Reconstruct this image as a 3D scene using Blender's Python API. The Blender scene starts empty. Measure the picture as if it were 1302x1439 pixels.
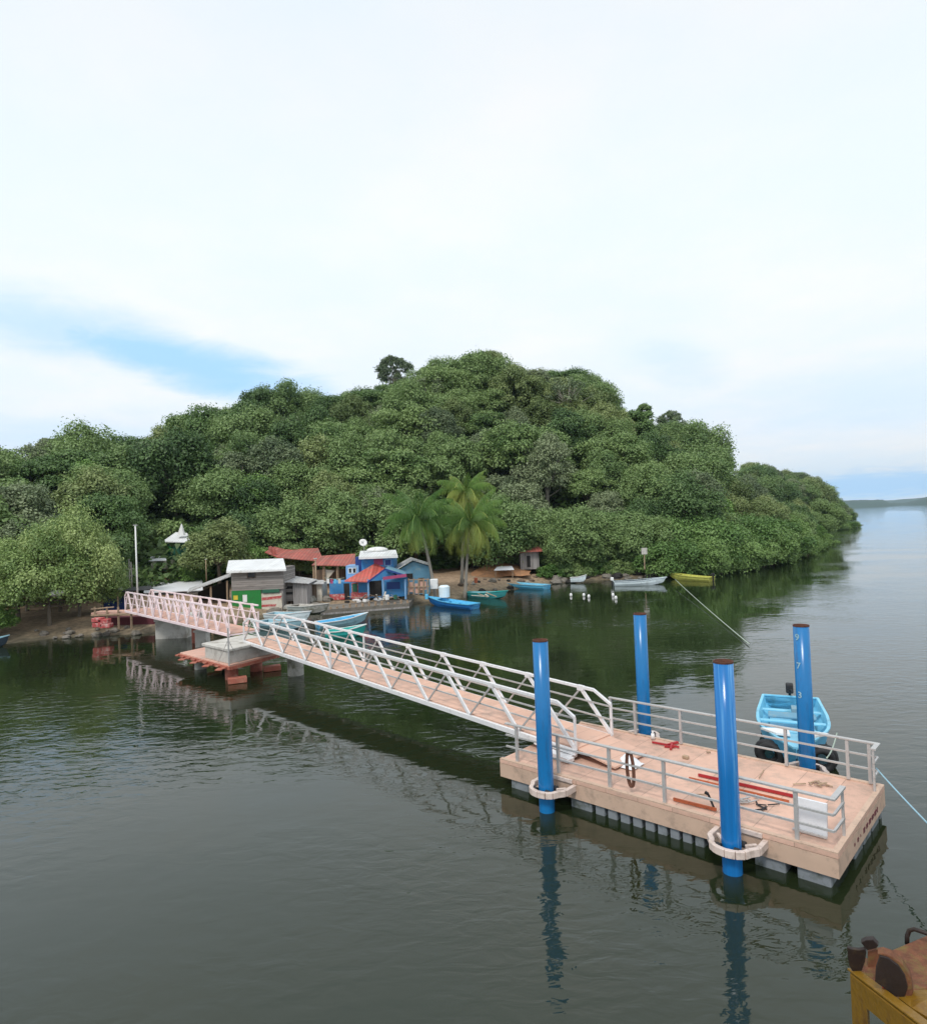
import bpy, math, random
import numpy as np
from mathutils import Vector, Matrix, Euler
random.seed(7); rng = np.random.default_rng(11)
S = bpy.context.scene; COL = S.collection
# ------------------------------------------------------------------ camera model (metres, camera at x=0,y=0)
F = 926.3; PITCH = 0.0140; ROLL = 0.0401; CH = 7.75; PW, PH = 1302.0, 1439.0
def ray(px, py):
    xi = (px-PW/2)/F; yi = (PH/2-py)/F
    cr, sr = math.cos(ROLL), math.sin(ROLL)
    X = xi*cr+yi*sr; Y = -xi*sr+yi*cr
    c, s = math.cos(PITCH), math.sin(PITCH)
    dy = c-Y*s; dz = s+Y*c
    return X/dy, dz/dy
def at(px, py, d):
    a, b = ray(px, py); return Vector((a*d, d, CH+b*d))
def P(px, py, z=0.0):
    a, b = ray(px, py); k = (z-CH)/b; return Vector((a*k, k, z))
# ------------------------------------------------------------------ helpers
class MB:
    def __init__(s): s.v = []; s.f = []; s.m = []
    def add(s, vs, fs, mi=0):
        o = len(s.v); s.v += [tuple(v) for v in vs]; s.f += [tuple(i+o for i in f) for f in fs]; s.m += [mi]*len(fs); return s
    def prism(s, base, off, mi=0):
        n = len(base); b = [Vector(p) for p in base]; off = Vector(off); t = [p+off for p in b]
        nr = Vector((0, 0, 0))
        for i in range(n): nr += b[i].cross(b[(i+1) % n])
        fl = nr.dot(off) > 0
        fs = [tuple(range(n)), tuple(range(2*n-1, n-1, -1))]+[(i, n+i, n+(i+1) % n, (i+1) % n) for i in range(n)]
        if fl: fs = [tuple(reversed(f)) for f in fs]
        return s.add(b+t, fs, mi)
    def box(s, c, sz, rz=0, mi=0):
        c = Vector(c); R = Matrix.Rotation(rz, 3, 'Z'); hx, hy, hz = [k/2 for k in sz]
        base = [c+R@Vector((a*hx, b*hy, -hz)) for a, b in ((-1, -1), (1, -1), (1, 1), (-1, 1))]
        return s.prism(base, (0, 0, sz[2]), mi)
    def bar(s, p, q, w, h=None, mi=0, up=(0, 0, 1)):
        h = h or w; p = Vector(p); q = Vector(q); d = (q-p).normalized(); u = Vector(up)
        if abs(d.dot(u)) > .98: u = Vector((.73, -.68, 0))
        sd = d.cross(u).normalized(); u = sd.cross(d)
        base = [p+sd*(a*w/2)+u*(b*h/2) for a, b in ((-1, -1), (1, -1), (1, 1), (-1, 1))]
        return s.prism(base, q-p, mi)
    def tube(s, pts, r, n=8, mi=0, cap=True):
        pts = [Vector(p) for p in pts]; m = len(pts)
        if not hasattr(r, '__len__'): r = [r]*m
        o = []; 
        ref = Vector((0, 0, 1))
        if abs((pts[-1]-pts[0]).normalized().dot(ref)) > .9: ref = Vector((1, 0, 0))
        for i, p in enumerate(pts):
            d = (pts[min(i+1, m-1)]-pts[max(i-1, 0)]).normalized()
            a = d.cross(ref).normalized(); b = d.cross(a)
            for k in range(n):
                t = 2*math.pi*k/n; o.append(p+a*(r[i]*math.cos(t))+b*(r[i]*math.sin(t)))
        fs = [(i*n+k, i*n+(k+1) % n, (i+1)*n+(k+1) % n, (i+1)*n+k) for i in range(m-1) for k in range(n)]
        if cap: fs += [tuple(range(n-1, -1, -1)), tuple((m-1)*n+k for k in range(n))]
        return s.add(o, fs, mi)
    def slab(s, pts, th, mi=0): return s.prism(pts, (0, 0, -th), mi)
    def blob(s, c, r, n=7, mi=0, rough=.18, seed=0):
        rr = random.Random(seed); c = Vector(c); vs = []; fs = []; m = n+3
        for i in range(1, n):
            th = math.pi*i/n
            for k in range(m):
                ph = 2*math.pi*k/m; j = 1+rr.uniform(-rough, rough)
                vs.append(c+Vector((r[0]*math.sin(th)*math.cos(ph)*j, r[1]*math.sin(th)*math.sin(ph)*j, r[2]*math.cos(th)*j)))
        vs += [c+Vector((0, 0, r[2])), c-Vector((0, 0, r[2]))]; T = len(vs)-2
        for i in range(n-2):
            for k in range(m): fs.append((i*m+k, (i+1)*m+k, (i+1)*m+(k+1) % m, i*m+(k+1) % m))
        for k in range(m): fs.append((k, (k+1) % m, T)); fs.append(((n-2)*m+(k+1) % m, (n-2)*m+k, T+1))
        return s.add(vs, fs, mi)
    def build(s, name, mats, parent=None, smooth=False, bevel=0):
        if not isinstance(mats, (list, tuple)): mats = [mats]
        o0 = Vector((0, 0, 0)); p = parent
        while p is not None: o0 += p.location; p = p.parent
        me = bpy.data.meshes.new(name)
        me.from_pydata([(v[0]-o0.x, v[1]-o0.y, v[2]-o0.z) for v in s.v], [], s.f)
        for m in mats: me.materials.append(m)
        me.polygons.foreach_set('material_index', s.m)
        if smooth: me.polygons.foreach_set('use_smooth', [True]*len(s.f))
        me.update(); ob = bpy.data.objects.new(name, me); COL.objects.link(ob); ob.parent = parent
        if bevel:
            b = ob.modifiers.new('b', 'BEVEL'); b.width = bevel; b.segments = 2; b.limit_method = 'ANGLE'
        return ob
def tag(o, label=None, cat=None, group=None, kind=None):
    if label: o['label'] = label
    if cat: o['category'] = cat
    if group: o['group'] = group
    if kind: o['kind'] = kind
    return o
def empty(name, loc, label, cat, group=None, rz=0):
    o = bpy.data.objects.new(name, None); COL.objects.link(o); o.location = loc; o.rotation_euler = (0, 0, rz)
    o.empty_display_size = .2
    return tag(o, label, cat, group)
def copy_tree(o, parent=None):
    c = o.copy(); COL.objects.link(c); c.parent = parent
    for ch in list(o.children):
        if ch.name in COL.objects: copy_tree(ch, c)
    return c
def pieces(name, m, par, bars_):
    for b_ in bars_: MB().bar(*b_).build(name, m, par)
def pb(mb, x0, y0, x1, y1, d, th, mi=0):
    """upright box whose front stands d metres away"""
    c = at((x0+x1)/2, (y0+y1)/2, d); w = abs(x1-x0)*d/F; h = abs(y1-y0)*d/F
    return mb.box((c.x, d+th/2, c.z), (w, th, h), 0, mi)
# ------------------------------------------------------------------ materials
def newmat(name):
    m = bpy.data.materials.new(name); m.use_nodes = True; nt = m.node_tree; b = nt.nodes['Principled BSDF']; return m, nt, b
def nd(nt, t, **k):
    n = nt.nodes.new(t)
    for a, v in k.items():
        if a in n.inputs: n.inputs[a].default_value = v
        else: setattr(n, a, v)
    return n
def mat(name, col, rough=.6, var=.15, scale=3, metal=0, dirt=None, dirt_amt=.5, dscale=1.5, bump=.15, bscale=None, stretch=None, lines=None, lstr=.3, spec=.5):
    m, nt, b = newmat(name); L = nt.links
    tc = nd(nt, 'ShaderNodeTexCoord'); mp = nd(nt, 'ShaderNodeMapping'); L.new(tc.outputs['Object'], mp.inputs[0])
    if stretch: mp.inputs['Scale'].default_value = stretch
    n1 = nd(nt, 'ShaderNodeTexNoise', Scale=scale, Detail=6.0, Roughness=.6); L.new(mp.outputs[0], n1.inputs['Vector'])
    r = nd(nt, 'ShaderNodeValToRGB'); L.new(n1.outputs[0], r.inputs[0])
    r.color_ramp.elements[0].position = .25; r.color_ramp.elements[1].position = .75
    r.color_ramp.elements[0].color = (*[c*(1-var) for c in col], 1); r.color_ramp.elements[1].color = (*[min(1, c*(1+var)) for c in col], 1)
    out = r.outputs[0]
    if dirt:
        n2 = nd(nt, 'ShaderNodeTexNoise', Scale=dscale, Detail=8.0, Roughness=.7); L.new(mp.outputs[0], n2.inputs['Vector'])
        r2 = nd(nt, 'ShaderNodeValToRGB'); L.new(n2.outputs[0], r2.inputs[0])
        r2.color_ramp.elements[0].position = .62-.25*dirt_amt; r2.color_ramp.elements[1].position = .78-.2*dirt_amt
        mx = nd(nt, 'ShaderNodeMix', data_type='RGBA'); L.new(r2.outputs[0], mx.inputs[0]); L.new(out, mx.inputs[6]); mx.inputs[7].default_value = (*dirt, 1)
        out = mx.outputs[2]
    bsrc = None
    if lines:   # (axis vector, period) board joints or corrugation along an axis
        ax, per, width = lines
        dp = nd(nt, 'ShaderNodeVectorMath', operation='DOT_PRODUCT'); L.new(tc.outputs['Object'], dp.inputs[0]); dp.inputs[1].default_value = ax
        dv = nd(nt, 'ShaderNodeMath', operation='DIVIDE'); L.new(dp.outputs['Value'], dv.inputs[0]); dv.inputs[1].default_value = per
        fr = nd(nt, 'ShaderNodeMath', operation='FRACT'); L.new(dv.outputs[0], fr.inputs[0])
        pp = nd(nt, 'ShaderNodeMath', operation='PINGPONG'); L.new(dv.outputs[0], pp.inputs[0]); pp.inputs[1].default_value = .5
        lt = nd(nt, 'ShaderNodeMapRange'); L.new(pp.outputs[0], lt.inputs[0]); lt.inputs[1].default_value = 0; lt.inputs[2].default_value = width; lt.inputs[3].default_value = 1-lstr; lt.inputs[4].default_value = 1
        fl = nd(nt, 'ShaderNodeMath', operation='FLOOR'); L.new(dv.outputs[0], fl.inputs[0])
        wn = nd(nt, 'ShaderNodeTexWhiteNoise', noise_dimensions='1D'); L.new(fl.outputs[0], wn.inputs['W'])
        mr = nd(nt, 'ShaderNodeMapRange'); L.new(wn.outputs['Value'], mr.inputs[0]); mr.inputs[3].default_value = 1-var*.9; mr.inputs[4].default_value = 1+var*.9
        mu = nd(nt, 'ShaderNodeMath', operation='MULTIPLY'); L.new(lt.outputs[0], mu.inputs[0]); L.new(mr.outputs[0], mu.inputs[1])
        vm = nd(nt, 'ShaderNodeVectorMath', operation='SCALE'); L.new(out, vm.inputs[0]); L.new(mu.outputs[0], vm.inputs['Scale']); out = vm.outputs[0]
        bsrc = lt.outputs[0]
    L.new(out, b.inputs['Base Color'])
    b.inputs['Roughness'].default_value = rough; b.inputs['Metallic'].default_value = metal
    b.inputs['Specular IOR Level'].default_value = spec
    if bump:
        n3 = nd(nt, 'ShaderNodeTexNoise', Scale=bscale or scale*6, Detail=4.0); L.new(mp.outputs[0], n3.inputs['Vector'])
        bp = nd(nt, 'ShaderNodeBump', Strength=bump, Distance=.02); L.new(n3.outputs[0], bp.inputs['Height']); L.new(bp.outputs[0], b.inputs['Normal'])
    return m
ED = (.731, -.682, 0)
M = {}
M['deck'] = mat('salmon_deck_paint', (.66, .42, .32), .7, .10, 2.6, dirt=(.46, .32, .25), dirt_amt=.55, dscale=1.9, lines=(ED, .9, .016), lstr=.45, bump=.2)
M['guide'] = mat('pale_guide_paint', (.68, .56, .50), .55, .08, 3, dirt=(.42, .33, .28), dirt_amt=.45, dscale=4)
M['fascia'] = mat('salmon_fascia_paint', (.56, .395, .295), .6, .08, 1.6, dirt=(.36, .26, .2), dirt_amt=.45, dscale=2.6, bump=.1)
M['gdeck'] = mat('pink_gangway_deck', (.66, .42, .32), .75, .08, 1.4, dirt=(.45, .33, .27), dirt_amt=.35, lines=((-.65, .76, 0), .55, .03), lstr=.3)
M['alu'] = mat('painted_aluminium', (.80, .79, .80), .35, .06, 3, metal=.15, dirt=(.5, .5, .5), dirt_amt=.25, dscale=5, bump=.05)
M['rail'] = mat('grey_rail_metal', (.50, .49, .48), .4, .08, 4, metal=.3, dirt=(.32, .31, .3), dirt_amt=.3, dscale=6, bump=.05)
M['pinkrail'] = mat('pinkish_white_truss_paint', (.84, .70, .72), .5, .07, 3, dirt=(.5, .38, .36), dirt_amt=.3, bump=.05)
M['pile'] = mat('blue_pile_paint', (.008, .17, .44), .25, .14, 1.2, dirt=(.02, .10, .24), dirt_amt=.4, dscale=2.5, stretch=(3, 3, .35), bump=.12, bscale=3)
M['pilesheen'] = mat('blue_pile_painted_sheen', (.008, .16, .46), .2, .2, 1.2, dirt=(.16, .42, .72), dirt_amt=.32, dscale=.9, stretch=(7, 7, .22), bump=.12, bscale=3)  # dirt colour here is pale vertical streaks, a sky reflection painted into the blue
M['rust'] = mat('rust', (.10, .035, .02), .85, .4, 9, dirt=(.05, .025, .02), bump=.5)
M['float'] = mat('grey_float_plastic', (.21, .23, .25), .55, .12, 3, dirt=(.06, .075, .05), dirt_amt=.55, dscale=2.5, bump=.2)
M['black'] = mat('black_rubber', (.018, .018, .02), .7, .3, 8)
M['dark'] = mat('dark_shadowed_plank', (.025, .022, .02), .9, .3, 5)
M['conc'] = mat('pale_concrete', (.52, .50, .46), .85, .12, 2, dirt=(.28, .25, .21), dirt_amt=.5, dscale=1.2, bump=.3)
M['concgrey'] = mat('grey_concrete', (.34, .33, .30), .9, .15, 2, dirt=(.12, .12, .08), dirt_amt=.5, bump=.3)
M['redform'] = mat('red_formwork_paint', (.38, .115, .075), .75, .2, 3, dirt=(.5, .28, .2), dirt_amt=.4, dscale=2.5, bump=.2)
M['pinkslab'] = mat('pink_slab', (.60, .36, .28), .8, .12, 2, dirt=(.45, .35, .3), dirt_amt=.45)
M['greywood'] = mat('weathered_grey_boards', (.30, .27, .25), .9, .22, 3, dirt=(.12, .10, .09), dirt_amt=.45, stretch=(.6, 1, 6), lines=((0, 0, 1), .19, .12), lstr=.55, bump=.3)
M['greywoodv'] = mat('weathered_vertical_boards', (.33, .31, .30), .9, .2, 3, dirt=(.15, .13, .12), dirt_amt=.4, stretch=(6, 1, .6), lines=((1, 0, 0), .2, .1), lstr=.5, bump=.3)
M['brownwood'] = mat('brown_boards', (.17, .12, .085), .9, .3, 3, dirt=(.07, .05, .04), dirt_amt=.5, stretch=(5, 1, .8), lines=((1, 0, 0), .25, .1), lstr=.5)
M['tanwood'] = mat('tan_timber', (.38, .27, .18), .85, .25, 4, stretch=(1, 1, 4), dirt=(.2, .14, .1))
M['whiteroof'] = mat('white_corrugated_roof', (.78, .79, .80), .45, .05, 1, dirt=(.55, .55, .53), dirt_amt=.3, lines=((1, 0, 0), .3, .3), lstr=.16)
M['greyroof'] = mat('grey_corrugated_roof', (.52, .52, .52), .5, .12, 1, dirt=(.3, .25, .22), dirt_amt=.45, lines=((1, 0, 0), .3, .3), lstr=.3)
M['redroof'] = mat('faded_red_roof', (.40, .10, .075), .6, .2, 1.2, dirt=(.30, .14, .11), dirt_amt=.6, dscale=.8, lines=((1, 0, 0), .35, .3), lstr=.35)
M['brightred'] = mat('bright_red_roof', (.60, .12, .09), .6, .15, 1.2, dirt=(.42, .22, .18), dirt_amt=.5, lines=((1, 0, 0), .35, .3), lstr=.3)
M['blue'] = mat('bright_blue_wall', (.045, .23, .50), .75, .14, 2, dirt=(.12, .24, .38), dirt_amt=.5)
M['lightblue'] = mat('pale_blue_wall', (.22, .42, .68), .7, .1, 2, dirt=(.3, .4, .5), dirt_amt=.35)
M['deepblue'] = mat('deep_blue_paint', (.015, .05, .22), .6, .1, 2)
M['tealgrey'] = mat('faded_teal_wall', (.13, .30, .42), .75, .12, 2, dirt=(.25, .34, .36), dirt_amt=.45)
M['magenta'] = mat('magenta_paint', (.36, .06, .15), .6, .15, 3)
M['redbase'] = mat('red_painted_plinth', (.45, .07, .07), .7, .2, 3, dirt=(.6, .5, .45), dirt_amt=.5, dscale=3)
M['green'] = mat('green_painted_sheet', (.012, .20, .035), .6, .12, 2, dirt=(.03, .13, .03), dirt_amt=.4, dscale=3)
M['darkgreen'] = mat('dark_green_sheet', (.02, .12, .07), .6, .15, 2)
M['white'] = mat('white_paint', (.78, .78, .77), .55, .05, 2, dirt=(.5, .48, .44), dirt_amt=.35)
M['cream'] = mat('cream_board', (.62, .57, .48), .7, .12, 2, dirt=(.4, .3, .22), dirt_amt=.4)
M['yellowp'] = mat('yellow_mark_paint', (.65, .50, .05), .6, .1, 2)
M['earth'] = mat('orange_earth', (.42, .21, .10), .95, .2, 2, dirt=(.25, .15, .09), bump=.4)
M['stone'] = mat('shore_stone', (.19, .17, .145), .9, .3, 1.2, dirt=(.1, .095, .07), dirt_amt=.5, bump=.5)
M['maroon'] = mat('maroon_board', (.12, .025, .035), .8, .25, 3)
M['orange'] = mat('orange_primed_steel', (.48, .12, .045), .6, .15, 5, dirt=(.25, .07, .03), dirt_amt=.4, dscale=6)
M['redtool'] = mat('red_tool_paint', (.38, .02, .025), .45, .15, 6)
M['sheet'] = mat('white_plastic_sheet', (.76, .77, .80), .45, .05, 3, bump=.5, bscale=5)
M['ropebrown'] = mat('brown_rope', (.16, .07, .045), .95, .3, 30)
M['ropegrey'] = mat('pale_green_rope', (.38, .45, .38), .9, .2, 20)
M['ropeblue'] = mat('pale_blue_rope', (.30, .50, .60), .9, .2, 20)
M['shipyellow'] = mat('yellow_ship_paint', (.23, .12, .008), .45, .16, 5, dirt=(.10, .04, .01), dirt_amt=.42, dscale=5, bump=.25)
M['shipdark'] = mat('rusty_dark_steel', (.018, .010, .008), .6, .35, 8, dirt=(.05, .03, .012), dirt_amt=.35, dscale=10, bump=.12)
M['shiprust'] = mat('rusty_orange_deck', (.15, .055, .025), .85, .4, 26, dirt=(.16, .12, .03), dirt_amt=.5, dscale=14, bump=.3)
M['bark'] = mat('bark', (.16, .13, .10), .95, .3, 3, stretch=(3, 3, .6), bump=.5)
M['palebark'] = mat('pale_bark', (.30, .27, .23), .95, .2, 3, stretch=(3, 3, .6), bump=.5)
for k, c in dict(bt_blue=(.012, .14, .42), bt_light=(.12, .50, .78), bt_teal=(.04, .27, .28), bt_white=(.74, .84, .88), bt_yellow=(.52, .52, .12), bt_pale=(.30, .50, .58), bt_turq=(.03, .42, .38), bt_cyan=(.20, .56, .76)).items():
    M[k] = mat(k.replace('bt_', 'boat_')+'_paint', c, .4, .08, 2, dirt=tuple(x*.6 for x in c), dirt_amt=.3, bump=.08)
M['boatdark'] = mat('dark_boat_bottom', (.03, .05, .07), .6, .2, 3)
M['glass'] = mat('dark_window_opening', (.02, .025, .03), .15, .1, 2, bump=0)
def leafmat(name, c0, c1, c2):
    m, nt, b = newmat(name); L = nt.links
    oi = nd(nt, 'ShaderNodeObjectInfo'); tc = nd(nt, 'ShaderNodeTexCoord'); at_ = nd(nt, 'ShaderNodeAttribute', attribute_name='tint')
    n = nd(nt, 'ShaderNodeTexNoise', Scale=.35, Detail=3.0); L.new(tc.outputs['Object'], n.inputs['Vector'])
    a = nd(nt, 'ShaderNodeMath', operation='MULTIPLY_ADD'); L.new(at_.outputs['Fac'], a.inputs[0]); a.inputs[1].default_value = .55; L.new(n.outputs[0], a.inputs[2])
    a2 = nd(nt, 'ShaderNodeMath', operation='MULTIPLY_ADD'); L.new(oi.outputs['Random'], a2.inputs[0]); a2.inputs[1].default_value = .85; L.new(a.outputs[0], a2.inputs[2])
    r = nd(nt, 'ShaderNodeValToRGB'); L.new(a2.outputs[0], r.inputs[0]); e = r.color_ramp.elements
    e[0].position = .45; e[0].color = (*c0, 1); e[1].position = 1.35 if False else 1.0; e[1].color = (*c2, 1); k = e.new(.72); k.color = (*c1, 1)
    s = nd(nt, 'ShaderNodeMath', operation='MULTIPLY'); L.new(a2.outputs[0], s.inputs[0]); s.inputs[1].default_value = .75; L.new(s.outputs[0], r.inputs[0])
    L.new(r.outputs[0], b.inputs['Base Color']); b.inputs['Roughness'].default_value = .5; b.inputs['Specular IOR Level'].default_value = .35
    t = nd(nt, 'ShaderNodeBsdfTranslucent'); L.new(r.outputs[0], t.inputs[0]); mx = nd(nt, 'ShaderNodeMixShader'); mx.inputs[0].default_value = .22
    L.new(b.outputs[0], mx.inputs[1]); L.new(t.outputs[0], mx.inputs[2]); L.new(mx.outputs[0], nt.nodes['Material Output'].inputs[0])
    return m
LM = dict(
    dome=leafmat('dark_canopy_leaves', (0.063, 0.122, 0.041), (0.122, 0.207, 0.070), (0.216, 0.315, 0.113)),
    umb=leafmat('layered_canopy_leaves', (0.077, 0.144, 0.043), (0.140, 0.234, 0.074), (0.243, 0.342, 0.122)),
    olive=leafmat('olive_canopy_leaves', (0.108, 0.162, 0.054), (0.180, 0.243, 0.086), (0.279, 0.342, 0.135)),
    grey=leafmat('grey_green_leaves', (0.108, 0.158, 0.081), (0.171, 0.225, 0.117), (0.261, 0.315, 0.171)),
    bright=leafmat('bright_green_leaves', (.070, .155, .036), (.125, .240, .054), (.20, .33, .085)),
    mang=leafmat('mangrove_leaves', (.140, .225, .066), (.245, .345, .11), (.36, .45, .17)),
    mangr=leafmat('shore_mangrove_leaves', (0.081, 0.162, 0.041), (0.135, 0.243, 0.065), (0.207, 0.324, 0.099)),
    palm=leafmat('palm_leaves', (.075, .17, .035), (.15, .27, .055), (.34, .38, .085)),
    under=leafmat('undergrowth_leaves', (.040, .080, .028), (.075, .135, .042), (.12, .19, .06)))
# ------------------------------------------------------------------ foliage
def leaf_mesh(name, pts, nrm, size, tint, material, elong=1.7):
    n = len(pts); r = rng.normal(size=(n, 3)); nrm = nrm/np.linalg.norm(nrm, axis=1)[:, None]
    t = np.cross(nrm, r); t /= np.linalg.norm(t, axis=1)[:, None]+1e-9; b = np.cross(nrm, t)
    s = size[:, None] if hasattr(size, '__len__') else size
    v = np.empty((n, 4, 3)); v[:, 0] = pts-t*s*.5*elong; v[:, 1] = pts+b*s*.5+nrm*s*.12; v[:, 2] = pts+t*s*.5*elong-nrm*s*.15; v[:, 3] = pts-b*s*.5+nrm*s*.12
    me = bpy.data.meshes.new(name); me.vertices.add(n*4); me.vertices.foreach_set('co', v.reshape(-1))
    me.loops.add(n*4); me.loops.foreach_set('vertex_index', np.arange(n*4, dtype=np.int32))
    me.polygons.add(n); me.polygons.foreach_set('loop_start', np.arange(0, n*4, 4, dtype=np.int32)); me.polygons.foreach_set('loop_total', np.full(n, 4, dtype=np.int32))
    a = me.attributes.new('tint', 'FLOAT', 'FACE'); a.data.foreach_set('value', tint.astype(np.float32))
    me.materials.append(material); me.update(); me.validate(); return me
def crown_mesh(name, kind, R, H, n_cl, n_leaf, leaf, material, open_=0.0, layers=False):
    """crown centred above origin; base at z=0, top at H"""
    cl = []
    tries = 0
    while len(cl) < n_cl and tries < 9000:
        tries += 1
        d = rng.normal(size=3); d /= np.linalg.norm(d)
        if d[2] < -.6: continue
        rad = rng.uniform(.55, 1.0)**.5
        lob = 1+.22*math.sin(3*math.atan2(d[1], d[0])+R*7)+.12*math.sin(5*math.atan2(d[1], d[0])+H)
        c = np.array([d[0]*R*.82*rad*lob, d[1]*R*.82*rad*lob, H*.42+d[2]*H*.46*rad])
        if layers: c[2] = .6*round(c[2]/(H*.26))*H*.26+.4*c[2]+rng.uniform(-.45, .45)
        cr = rng.choice([.15, .2, .26, .36])*rng.uniform(.85, 1.15)*R*(1+open_*-.3)
        if any(np.linalg.norm(c-q[0]) < (cr+q[1])*.5 for q in cl) and rng.random() < .85: continue
        cl.append((c, cr))
    P_, N_, T_ = [], [], []; tot = sum(c[1]**2 for c in cl)
    for c, cr in cl:
        k = int(n_leaf*cr*cr/tot); d = rng.normal(size=(k, 3)); d /= np.linalg.norm(d, axis=1)[:, None]
        d[:, 2] = np.where(d[:, 2] < -.3, -d[:, 2], d[:, 2])
        flat = rng.uniform(.55, .8) if layers else rng.uniform(.8, 1.15)
        rr = cr*rng.uniform(.62, 1.08, size=(k, 1))
        # sprig structure: pull leaves into small tufts
        tuft = d*1.0+.17*rng.normal(size=(k, 3))
        p = c+tuft*rr*np.array([1, 1, flat]); nn = d*np.array([1, 1, 1/flat])*.8+rng.normal(size=(k, 3))*.5+np.array([0, 0, .4])
        P_.append(p); N_.append(nn); T_.append(np.full(k, rng.uniform(0, 1))*.6+rng.random(k)*.28+.06)
    p = np.concatenate(P_); nn = np.concatenate(N_); t = np.concatenate(T_)
    return leaf_mesh(name, p, nn, leaf*rng.uniform(.6, 1.25, size=len(p)), t, material), cl
def trunk_mesh(name, h, r, cl, material, zc, lean=0.0, nb=7):
    mb = MB(); top = Vector((lean, 0, h)); mb.tube([(0, 0, -1.5), (lean*.2, .05, h*.35), (lean*.6, -.08, h*.7), top], [r*1.35, r, r*.8, r*.5], 7)
    pick = cl if len(cl) <= nb else [cl[i] for i in rng.choice(len(cl), nb, replace=False)]
    for c, cr in pick:
        s = Vector((lean*.5, 0, h*random.uniform(.55, .85))); e = Vector((c[0], c[1], c[2]+zc)); m = (s+e)/2+Vector((0, 0, -.25))
        mb.tube([s, m, e], [r*.42, r*.28, r*.08], 5)
    o = mb.build(name, material, smooth=True); me = o.data; bpy.data.objects.remove(o); return me
VAR = {}
def variant(key, kind, R, H, n_cl, n_leaf, leaf, th, tr, open_=0, layers=False, bark='bark', lean=0.0, nb=7):
    cm, cl = crown_mesh('crown', kind, R, H, n_cl, n_leaf, leaf, LM[kind], open_, layers)
    tm = trunk_mesh('trunk', th+H*.35, tr, cl, M[bark], th, lean, nb)
    VAR.setdefault(key, []).append((cm, tm, R, th, H))
for i in range(4): variant('dome', 'dome', 4.3+.45*i, 8.6+.4*i, 60, 19000, .235, 2.2, .3)
for i in range(3): variant('umb', 'umb', 5.0+.4*i, 7.0, 56, 17000, .235, 3.6, .28, layers=True)
for i in range(3): variant('olive', 'olive', 4.2+.3*i, 8.8, 54, 17000, .22, 2.4, .28)
for i in range(2): variant('grey', 'grey', 4.4, 9.2, 60, 13000, .21, 2.6, .3, open_=.35, bark='palebark')
for i in range(2): variant('bright', 'bright', 4.0, 6.4, 44, 15000, .21, 1.6, .25)
for i in range(3): variant('mang', 'mangr', 3.4, 4.2, 44, 13000, .16, .1, .14, nb=9)
for i in range(3): variant('fluff', 'mang', 3.5, 4.6, 70, 26000, .11, .9, .13, nb=12)
for i in range(3): variant('shrub', ('dome', 'bright', 'umb')[i], 2.6, 3.2, 26, 8000, .19, -.3, .12, nb=5)
variant('sparse', 'grey', 3.7, 6.8, 60, 6500, .22, 5.5, .18, open_=1.0, bark='palebark', nb=26)
variant('sparse', 'dome', 2.8, 5.4, 40, 7500, .22, 6.0, .18, open_=.8, nb=20)
variant('bare', 'grey', 4.6, 6.5, 30, 1400, .26, 4.0, .22, open_=1, bark='palebark', nb=30)
def tree(key, x, y, z, sc, label, group, name, cat='tree', sz=1.0, vi=None, near_leaf=None):
    vs = VAR[key]; cm, tm, R, th, H = vs[random.randrange(len(vs)) if vi is None else vi]
    e = empty(name, (x, y, z), label, cat, group, random.uniform(0, 6.28)); e.scale = (sc, sc, sc*sz)
    for nm, me, zz in (('trunk', tm, 0), ('crown', cm, th)):
        o = bpy.data.objects.new(nm, me); COL.objects.link(o); o.parent = e; o.location = (0, 0, zz)
    return e
# ------------------------------------------------------------------ terrain
def tab(kn, mode):
    """kn: (px,py,...)"""
    us = [k[0] for k in kn]; vs = [k[1] for k in kn]; i = np.argsort(us); return np.array(us)[i], np.array(vs)[i]
shore_px = [(-160, 925), (-60, 912), (0, 906), (70, 898), (150, 893), (215, 890), (262, 884), (330, 873), (390, 866), (455, 860), (560, 852), (600, 846), (640, 842), (690, 834), (780, 820), (850, 815), (930, 813), (1000, 808), (1080, 795), (1130, 780), (1163, 764)]
pts = [P(a, b, 0) for a, b in shore_px]
SU, SY = tab([(p.x/p.y, p.y) for p in pts], 0)
ridge = [(-160, 650, 95), (-60, 640, 105), (0, 646, 115), (60, 640, 122), (150, 634, 128), (200, 632, 134), (240, 614, 142), (300, 590, 150), (350, 576, 158), (400, 572, 163), (450, 566, 166), (520, 558, 168), (560, 548, 170), (600, 530, 172), (650, 513, 174), (690, 510, 174), (730, 528, 172), (800, 528, 170), (840, 548, 168), (870, 580, 166), (910, 592, 162), (960, 604, 158), (1000, 656, 155), (1030, 680, 152), (1060, 696, 150), (1100, 715, 147), (1130, 730, 145), (1163, 752, 141)]
rp = [at(a, b, d) for a, b, d in ridge]
RU, RY = tab([(p.x/p.y, p.y) for p in rp], 0); _, RZ = tab([(p.x/p.y, p.z) for p in rp], 0)
BEN = [(-.9, 8), (-.55, 12), (-.47, 16), (-.3, 22), (-.1, 20), (.05, 18), (.1, 12), (.16, 4), (.3, 2), (.6, 1)]
TH = [(-.9, 10), (.3, 10), (.42, 8.5), (.5, 5.5), (.56, 4)]
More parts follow.
